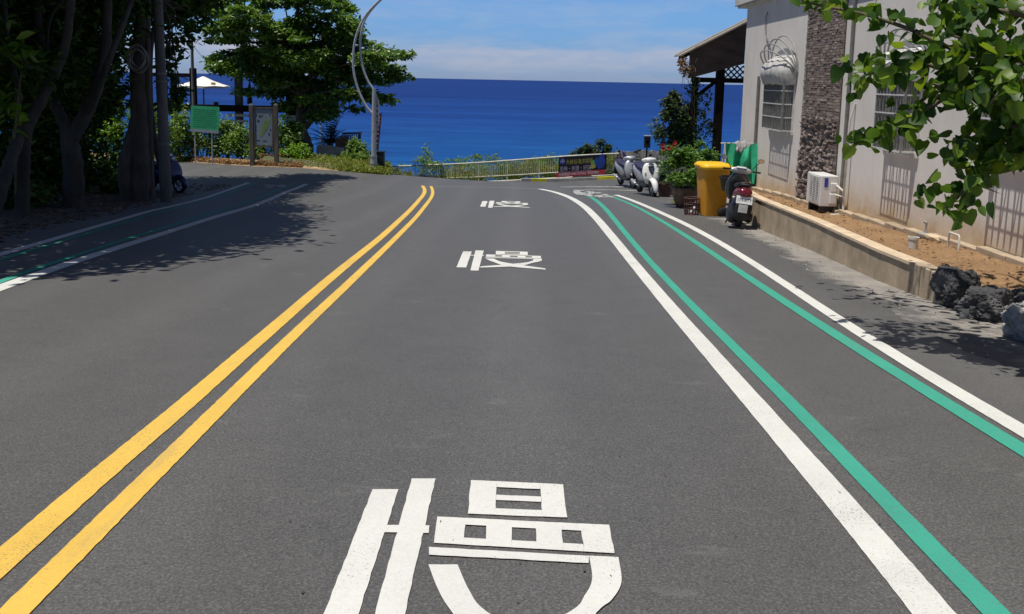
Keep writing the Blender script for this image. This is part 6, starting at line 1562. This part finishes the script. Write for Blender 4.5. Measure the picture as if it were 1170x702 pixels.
# tree C, broad trunk beside the poles
clC = crown_cloud([(-14, -9.5, 24, 31, 3.4, 7.5), (-12, -8, 22, 30, 3.8, 7.5), (-10.5, -8.6, 28, 33, 4.0, 7)], 400, 105, 1.05, rl_, both)
tpC = [([tC - Z * .3, at(160, 190, tC.y), at(160, 140, tC.y), at(158, 80, tC.y), at(162, 30, tC.y), at(165, -30, tC.y)], .27, .16), ([at(146, 232, tC.y - .1), at(143, 190, tC.y - .2), at(152, 150, tC.y), at(158, 120, tC.y)], .20, .12), ([at(172, 230, tC.y + .2), at(170, 150, tC.y + .1), at(168, 60, tC.y), at(170, -60, tC.y)], .12, .07)]
for c, rr, n in clC[::24]: tpC += limbs_to(at(163, -20, tC.y), [c], .045, .015)
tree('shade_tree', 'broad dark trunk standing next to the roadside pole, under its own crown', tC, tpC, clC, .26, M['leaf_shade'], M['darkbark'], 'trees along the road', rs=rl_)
# hanging leaf sprays in front of the sea, right of the pole
HS = []
for (u, v, s_) in ((200, 60, .5), (205, 42, .6), (197, 90, .45), (192, 118, .4), (215, 38, .6), (203, 112, .3), (190, 75, .4), (225, 20, .8), (230, 5, .8), (210, 15, .9), (185, 20, .8), (152, 20, .8), (130, 18, .8), (206, 104, .3), (60, 50, .9), (40, 95, .9), (95, 40, .9), (20, 130, .8)):
    c = at(u, v, 26 if u > 120 else 22); HS.append((c, (s_, s_, s_ * .8), int(70 * s_ + 15)))
r0 = empty('shade_tree', gr(176, 228), 0, 'thin trunk between the broad trunk and the roadside pole, leaves hanging by the sea', 'tree', 'trees along the road')
b0 = gr(176, 228); mb = MB(); c_ = densify([b0 + Vector((0, 1.2, -.3)), at(175, 150, b0.y + 1.2), at(172, 60, b0.y + 1.4), at(185, 5, b0.y + 2), at(205, -20, b0.y + 3)], 5); mb.tube(c_, taper(.10, .05, len(c_)), 8)
for c, rr, n in HS: limb(mb, at(185, 0, 24), c, .03, .01, 4, .2, 5)
wp(mb.build('trunk', M['bark'], smooth=True), r0)
wp(leaves('crown', np.concatenate([clump(c, rr, n, .1, rl_) for c, rr, n in HS]), .28, M['leaf_shade'], None, .6, .5, .3, rs=rl_), r0)
# lit sprig catching the sun at far left
sp_ = at(24, 56, 17.5)
# coil on the trunk
c = at(159, 66, tC.y - .45); mb = MB()
for k in range(8):
    rr_ = .20 + .022 * ((k * 3) % 5); yy = -.03 * k
    mb.tube([(rr_ * math.cos(a) * (.9 + .05 * math.sin(k + a)), yy + .03 * math.sin(3 * a + k), rr_ * math.sin(a) * (1.15 + .06 * math.sin(2 * a + k)) - .05 * (k % 2)) for a in [2 * math.pi * q / 24 for q in range(25)]], .018, 6, cap=False)
tag(mb.build('cable_coil', M['rope'], loc=c, smooth=True), 'coil of pale cable hung on the broad trunk', 'cable coil')
# roadside pole
pb = gr(190, 231); tp_ = at(180.5, 8, pb.y)
mb = MB(); mb.tube([pb - Z * .4, pb, pb.lerp(tp_, .5), tp_, pb.lerp(tp_, 1.35)], [.155, .15, .13, .115, .10], 16); rp = empty('roadside_pole', pb, 0, 'leaning grey round pole in the shade at the road edge', 'pole')
wp(mb.build('shaft', M['pole'], smooth=True), rp)
mb = MB()
for t in (.30, .62, .66):
    q = pb.lerp(tp_, t); mb.tube([q, q + Z * .05], .16 - .03 * t, 16)
wp(mb.build('band', M['pipe'], smooth=True), rp)
# ---- hedges and bushes, left
def hedge_bush(u, v, y, r, n, mat, label, size=.17, name='bush', group='bushes along the verge', k=12):
    c = at(u, v, y); shrub(name, label, 'bush', (c.x, c.y, terr(c.x, c.y)), [(c, r)], int(n * 2.4), size, mat, group, stems=5, k=k + 6, f=.40, bias=.65)
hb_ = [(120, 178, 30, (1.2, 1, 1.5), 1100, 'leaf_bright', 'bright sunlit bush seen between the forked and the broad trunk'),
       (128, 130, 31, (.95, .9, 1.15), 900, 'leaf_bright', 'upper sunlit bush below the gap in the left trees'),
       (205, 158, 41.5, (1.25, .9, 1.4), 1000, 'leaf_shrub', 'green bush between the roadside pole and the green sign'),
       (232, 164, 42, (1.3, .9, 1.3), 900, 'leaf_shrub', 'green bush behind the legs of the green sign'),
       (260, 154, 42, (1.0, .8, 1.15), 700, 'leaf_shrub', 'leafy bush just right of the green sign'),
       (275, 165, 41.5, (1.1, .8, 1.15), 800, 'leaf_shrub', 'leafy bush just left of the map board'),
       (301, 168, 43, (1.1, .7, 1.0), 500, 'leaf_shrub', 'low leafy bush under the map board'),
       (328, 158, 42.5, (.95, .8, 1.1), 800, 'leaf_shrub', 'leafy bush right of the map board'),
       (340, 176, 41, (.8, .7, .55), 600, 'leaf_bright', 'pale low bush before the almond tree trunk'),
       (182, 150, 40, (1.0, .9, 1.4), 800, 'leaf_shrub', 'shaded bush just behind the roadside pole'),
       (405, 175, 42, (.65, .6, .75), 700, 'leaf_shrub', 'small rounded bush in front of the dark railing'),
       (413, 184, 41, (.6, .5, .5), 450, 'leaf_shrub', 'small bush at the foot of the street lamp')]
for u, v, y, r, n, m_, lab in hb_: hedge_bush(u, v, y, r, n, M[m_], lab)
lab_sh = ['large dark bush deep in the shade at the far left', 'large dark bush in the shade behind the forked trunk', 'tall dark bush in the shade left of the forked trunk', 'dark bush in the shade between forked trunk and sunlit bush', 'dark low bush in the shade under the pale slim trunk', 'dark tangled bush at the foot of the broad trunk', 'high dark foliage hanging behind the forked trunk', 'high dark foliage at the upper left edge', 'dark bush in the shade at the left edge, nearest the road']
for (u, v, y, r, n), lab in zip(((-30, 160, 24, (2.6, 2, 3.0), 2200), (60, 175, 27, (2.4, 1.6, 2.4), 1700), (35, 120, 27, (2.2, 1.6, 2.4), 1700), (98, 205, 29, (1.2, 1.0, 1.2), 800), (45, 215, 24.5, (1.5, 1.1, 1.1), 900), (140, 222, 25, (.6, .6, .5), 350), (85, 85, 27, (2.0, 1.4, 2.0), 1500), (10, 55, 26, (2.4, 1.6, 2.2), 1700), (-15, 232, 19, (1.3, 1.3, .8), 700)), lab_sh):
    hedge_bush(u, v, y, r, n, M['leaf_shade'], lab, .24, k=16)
sprig = empty('sapling', gr(20, 246), 0, 'sunlit yellow green sapling leaves in front of the dark crown, far left', 'sapling')
b0 = gr(20, 246); mb = MB(); mb.tube([b0, at(16, 160, b0.y - .3), at(22, 100, b0.y - .3), at(27, 62, b0.y - .3)], [.03, .025, .02, .01], 6); wp(mb.build('stem', M['twig']), sprig)
Pq = np.concatenate([clump(at(u, v, b0.y - .3), (.28, .25, .2), n, .1) for u, v, n in ((27, 54, 16), (10, 45, 8), (8, 120, 10), (36, 74, 6), (12, 138, 8))]); wp(leaves('foliage', Pq, .32, M['leaf_bright'], None, .6, .55, .1), sprig)
# ---- dark palm
pc = at(377, 158, 47.5); pr_ = empty('cycad', Vector((pc.x, pc.y, terr(pc.x, pc.y))), 0, 'dark feathery palm clump right of the almond tree trunk', 'palm')
mb = MB(); rr = random.Random(12); fr = []
for i in range(46):
    a = rr.uniform(0, 6.28); L = rr.uniform(1.2, 2.0); el = rr.uniform(.15, 1.35); pts = []
    for k in range(8):
        t = k / 7; r_ = L * t * math.cos(el) * 1.05; zq = L * t * math.sin(el) - .75 * L * t * t * math.cos(el) ** .5 * .6
        pts.append(pc + Vector((math.cos(a) * r_, math.sin(a) * r_ * .8, zq - .3)))
    mb.tube(pts, taper(.018, .006, 8), 4)
    for k in range(1, 8):
        for h_ in (0, .5):
            p_ = pts[k - 1].lerp(pts[k], 1 - h_ * .5) if k else pts[k]; d_ = (pts[k] - pts[k - 1]).normalized(); sd_ = d_.cross(Z).normalized()
            for sg in (-1, 1):
                tip = p_ + (sd_ * sg + d_ * .6 - Z * .15) * (.34 * (1 - .55 * abs(k / 7 - .45))); wv = d_ * .022
                mb.add([p_ - wv, p_ + wv, tip], [(0, 1, 2)])
wp(mb.build('crown', M['palm']), pr_)
mb = MB(); mb.tube([Vector((pc.x, pc.y, terr(pc.x, pc.y) - .2)), pc - Z * .2], [.22, .18], 10); wp(mb.build('trunk', M['darkbark'], smooth=True), pr_)
# ---- verge grass, dry leaves and the litter in the shade (uncounted masses)
P_ = []
for i in range(11000):
    u = RS.uniform(318, 446); v = RS.uniform(lerp(172, 186, (u - 318) / 128), lerp(191.5, 199.5, (u - 318) / 128)); y = lerp(43.8, E(at(u, v, 42).x) + .1, ss(v, 172, lerp(191, 199, (u - 318) / 128)))
    p = at(u, v, y); P_.append((p.x, p.y, p.z + RS.uniform(-.08, .05)))
tag(leaves('verge_plants', P_, .125, M['grass'], None, .35, .42, -.2), 'pale creeping greenery on the bank beside the street lamp', 'ground cover', kind='stuff')
mb = MB(); n = 26; rows = []
for i in range(n + 1):      # bank under the creeping greenery
    u = lerp(318, 448, i / n); xe = at(u, 190, 42).x; y0 = E(xe) + .05
    rows.append([(xe, y0, G(xe, y0) - .02), (xe, y0 + .8, G(xe, y0) + .12), (xe, y0 + 2.4, at(u, lerp(176, 190, i / n), y0 + 2.4).z - .1), (xe, y0 + 5, terr(xe, y0 + 5) - .3)])
mb.add([p for r in rows for p in r], [(i * 4 + j, (i + 1) * 4 + j, (i + 1) * 4 + j + 1, i * 4 + j + 1) for i in range(n) for j in range(3)]); struct(mb.build('bank', M['slope'], smooth=True))
P_ = []
for i in range(4200):
    u = RS.uniform(195, 345); q = E(at(u, 187, 40).x); p = at(u, 187, q); x = p.x; y = E(x) + abs(RS.normal(0, .35)) + .02; P_.append((x, y, G(x, E(x)) + RS.uniform(-.02, .14) + .10 * (y - E(x))))
for i in range(900):
    u = RS.uniform(296, 335); p = at(u, RS.uniform(176, 189), 40.6); P_.append(tuple(p))
tag(leaves('dry_litter', P_, .11, M['drygrass'], None, .5, .4, 0), 'dry brown leaves and straw along the far road edge', 'leaf litter', kind='stuff')
mb = MB(); xs_ = [-34 + .5 * i for i in range(54)]
mb.add([(x, E(x) + o_, G(x, E(x)) + dz) for x in xs_ for o_, dz in ((-.15 + rag(x, .15, 1.1), .008), (.5, .06), (1.6, .1))], [(i * 3 + j, (i + 1) * 3 + j, (i + 1) * 3 + j + 1, i * 3 + j + 1) for i in range(len(xs_) - 1) for j in range(2)]); struct(mb.build('verge', M['verge'], smooth=True))
P_ = []
for i in range(1700):
    y = RS.uniform(9, 30); x = lx(y) - .5 - abs(RS.normal(0, 1.6)); P_.append((x, y, max(G(x, y), terr(x, y) + .06) + .012))
tag(leaves('fallen_leaves', P_, .10, M['litter'], None, 3.0, .55, 0), 'fallen leaves scattered over the dirt under the left trees', 'leaf litter', kind='stuff')
# ---- near tree on the right with heart-shaped leaves
rh = np.random.RandomState(3)
bt = Vector((5.15, 6.3, G(5.1, 6.3))); ht_ = empty('heart_leaf_tree', bt, 0, 'near tree with big heart shaped leaves hanging in from the right', 'tree')
tb_ = [([bt - Z * .2, bt + Vector((.05, 0, 1.2)), bt + Vector((-.1, .1, 2.6)), bt + Vector((-.3, .3, 4.0))], .16, .09)]
crown0 = bt + Vector((-.1, .1, 2.7))
twigs = [  # (points in (u,v,depth), leaves)
    ([(1175, 70, 6.6), (1100, 60, 6.8), (1040, 34, 7.0), (985, 16, 7.2), (935, 6, 7.4), (905, -4, 7.5)], 46, 15),
    ([(1180, 100, 6.5), (1110, 90, 6.6), (1050, 72, 6.7), (1005, 80, 6.8), (968, 96, 6.9)], 74, 20),
    ([(1110, 92, 6.5), (1070, 118, 6.5), (1030, 140, 6.6), (995, 158, 6.7), (975, 166, 6.75)], 44, 14),
    ([(1180, 20, 6.3), (1140, 12, 6.4), (1100, 8, 6.5), (1070, 6, 6.6)], 52, 20),
    ([(1185, 130, 6.2), (1140, 120, 6.2), (1105, 105, 6.3), (1060, 95, 6.4)], 60, 20),
    ([(1185, 150, 6.0), (1150, 170, 6.0), (1120, 195, 6.1), (1095, 225, 6.15), (1080, 240, 6.2)], 52, 16),
    ([(1190, 150, 6.1), (1160, 145, 6.1), (1130, 150, 6.2), (1098, 165, 6.3), (1085, 180, 6.3)], 44, 15),
    ([(1190, 60, 6.1), (1150, 60, 6.1), (1120, 50, 6.2), (1085, 40, 6.3)], 60, 22),
    ([(1185, 90, 5.8), (1150, 100, 5.8), (1130, 120, 5.9)], 46, 20),
    ([(1190, 170, 5.9), (1165, 175, 5.9), (1150, 190, 5.9)], 26, 14)]
Pq = []; 
for pts, n, spread in twigs:
    path = densify([at(u, v, y) for u, v, y in pts], 6); tb_.append(([crown0 + Vector((-.1, 0, .2)), path[0]], .04, .025)); tb_.append((path[::3] + [path[-1]], .022, .006))
    for i in range(int(n * 2.0)):
        t = rh.uniform(0, 1) ** .8; q = path[min(len(path) - 1, int(t * (len(path) - 1)))]; s_ = spread / FPX * 6.6
        Pq.append((q.x + cl(rh.normal(0, s_ * .7), -s_, s_), q.y + rh.normal(0, s_ * 1.4), q.z + cl(rh.normal(0, s_ * .55), -s_ * .9, s_ * .8) + .03))
def shade_keep(p):
    q = proj(p); return q is None or q[1] < -25 or q[0] > 1195
for i in range(520):      # the rest of the crown, above and right of the picture
    a = rh.uniform(0, 6.28); rr_ = rh.uniform(0, 1) ** .5
    p = (4.95 + math.cos(a) * rr_ * 1.55, 6.9 + math.sin(a) * rr_ * 1.9, bt.z + rh.uniform(2.6, 4.4))
    if shade_keep(p): Pq.append(p)
for (x, y, h_) in ((3.3, 9.0, 3.9), (2.9, 9.3, 3.9), (3.6, 8.9, 3.9), (3.9, 8.7, 3.8), (3.2, 8.3, 3.9), (3.5, 8.0, 3.9), (3.9, 7.9, 3.8), (4.2, 8.3, 3.8), (3.7, 7.5, 3.8), (2.9, 8.6, 4.0), (4.4, 9.0, 3.8), (3.4, 7.1, 3.8), (4.0, 7.0, 3.8)):
    c = Vector((x, y, G(x, y) + h_)); tb_.append(([crown0 + Vector((-.1, .1, .7)), crown0.lerp(c, .6) + Z * .3, c], .045, .008))
    for i in range(15):
        p = (c.x + rh.normal(0, .22), c.y + rh.normal(0, .16), c.z + rh.normal(0, .1))
        if shade_keep(p): Pq.append(p)
mb = MB()
for path, r0_, r1_ in tb_:
    c_ = densify([Vector(p) for p in path], 5); mb.tube(c_, taper(r0_, r1_, len(c_)), 8)
wp(mb.build('trunk', M['twig'], smooth=True), ht_)
wp(leaves('crown', Pq, .112, M['leaf_hibiscus'], None, .2, .88, 1.25, heart=True, rs=rh), ht_)
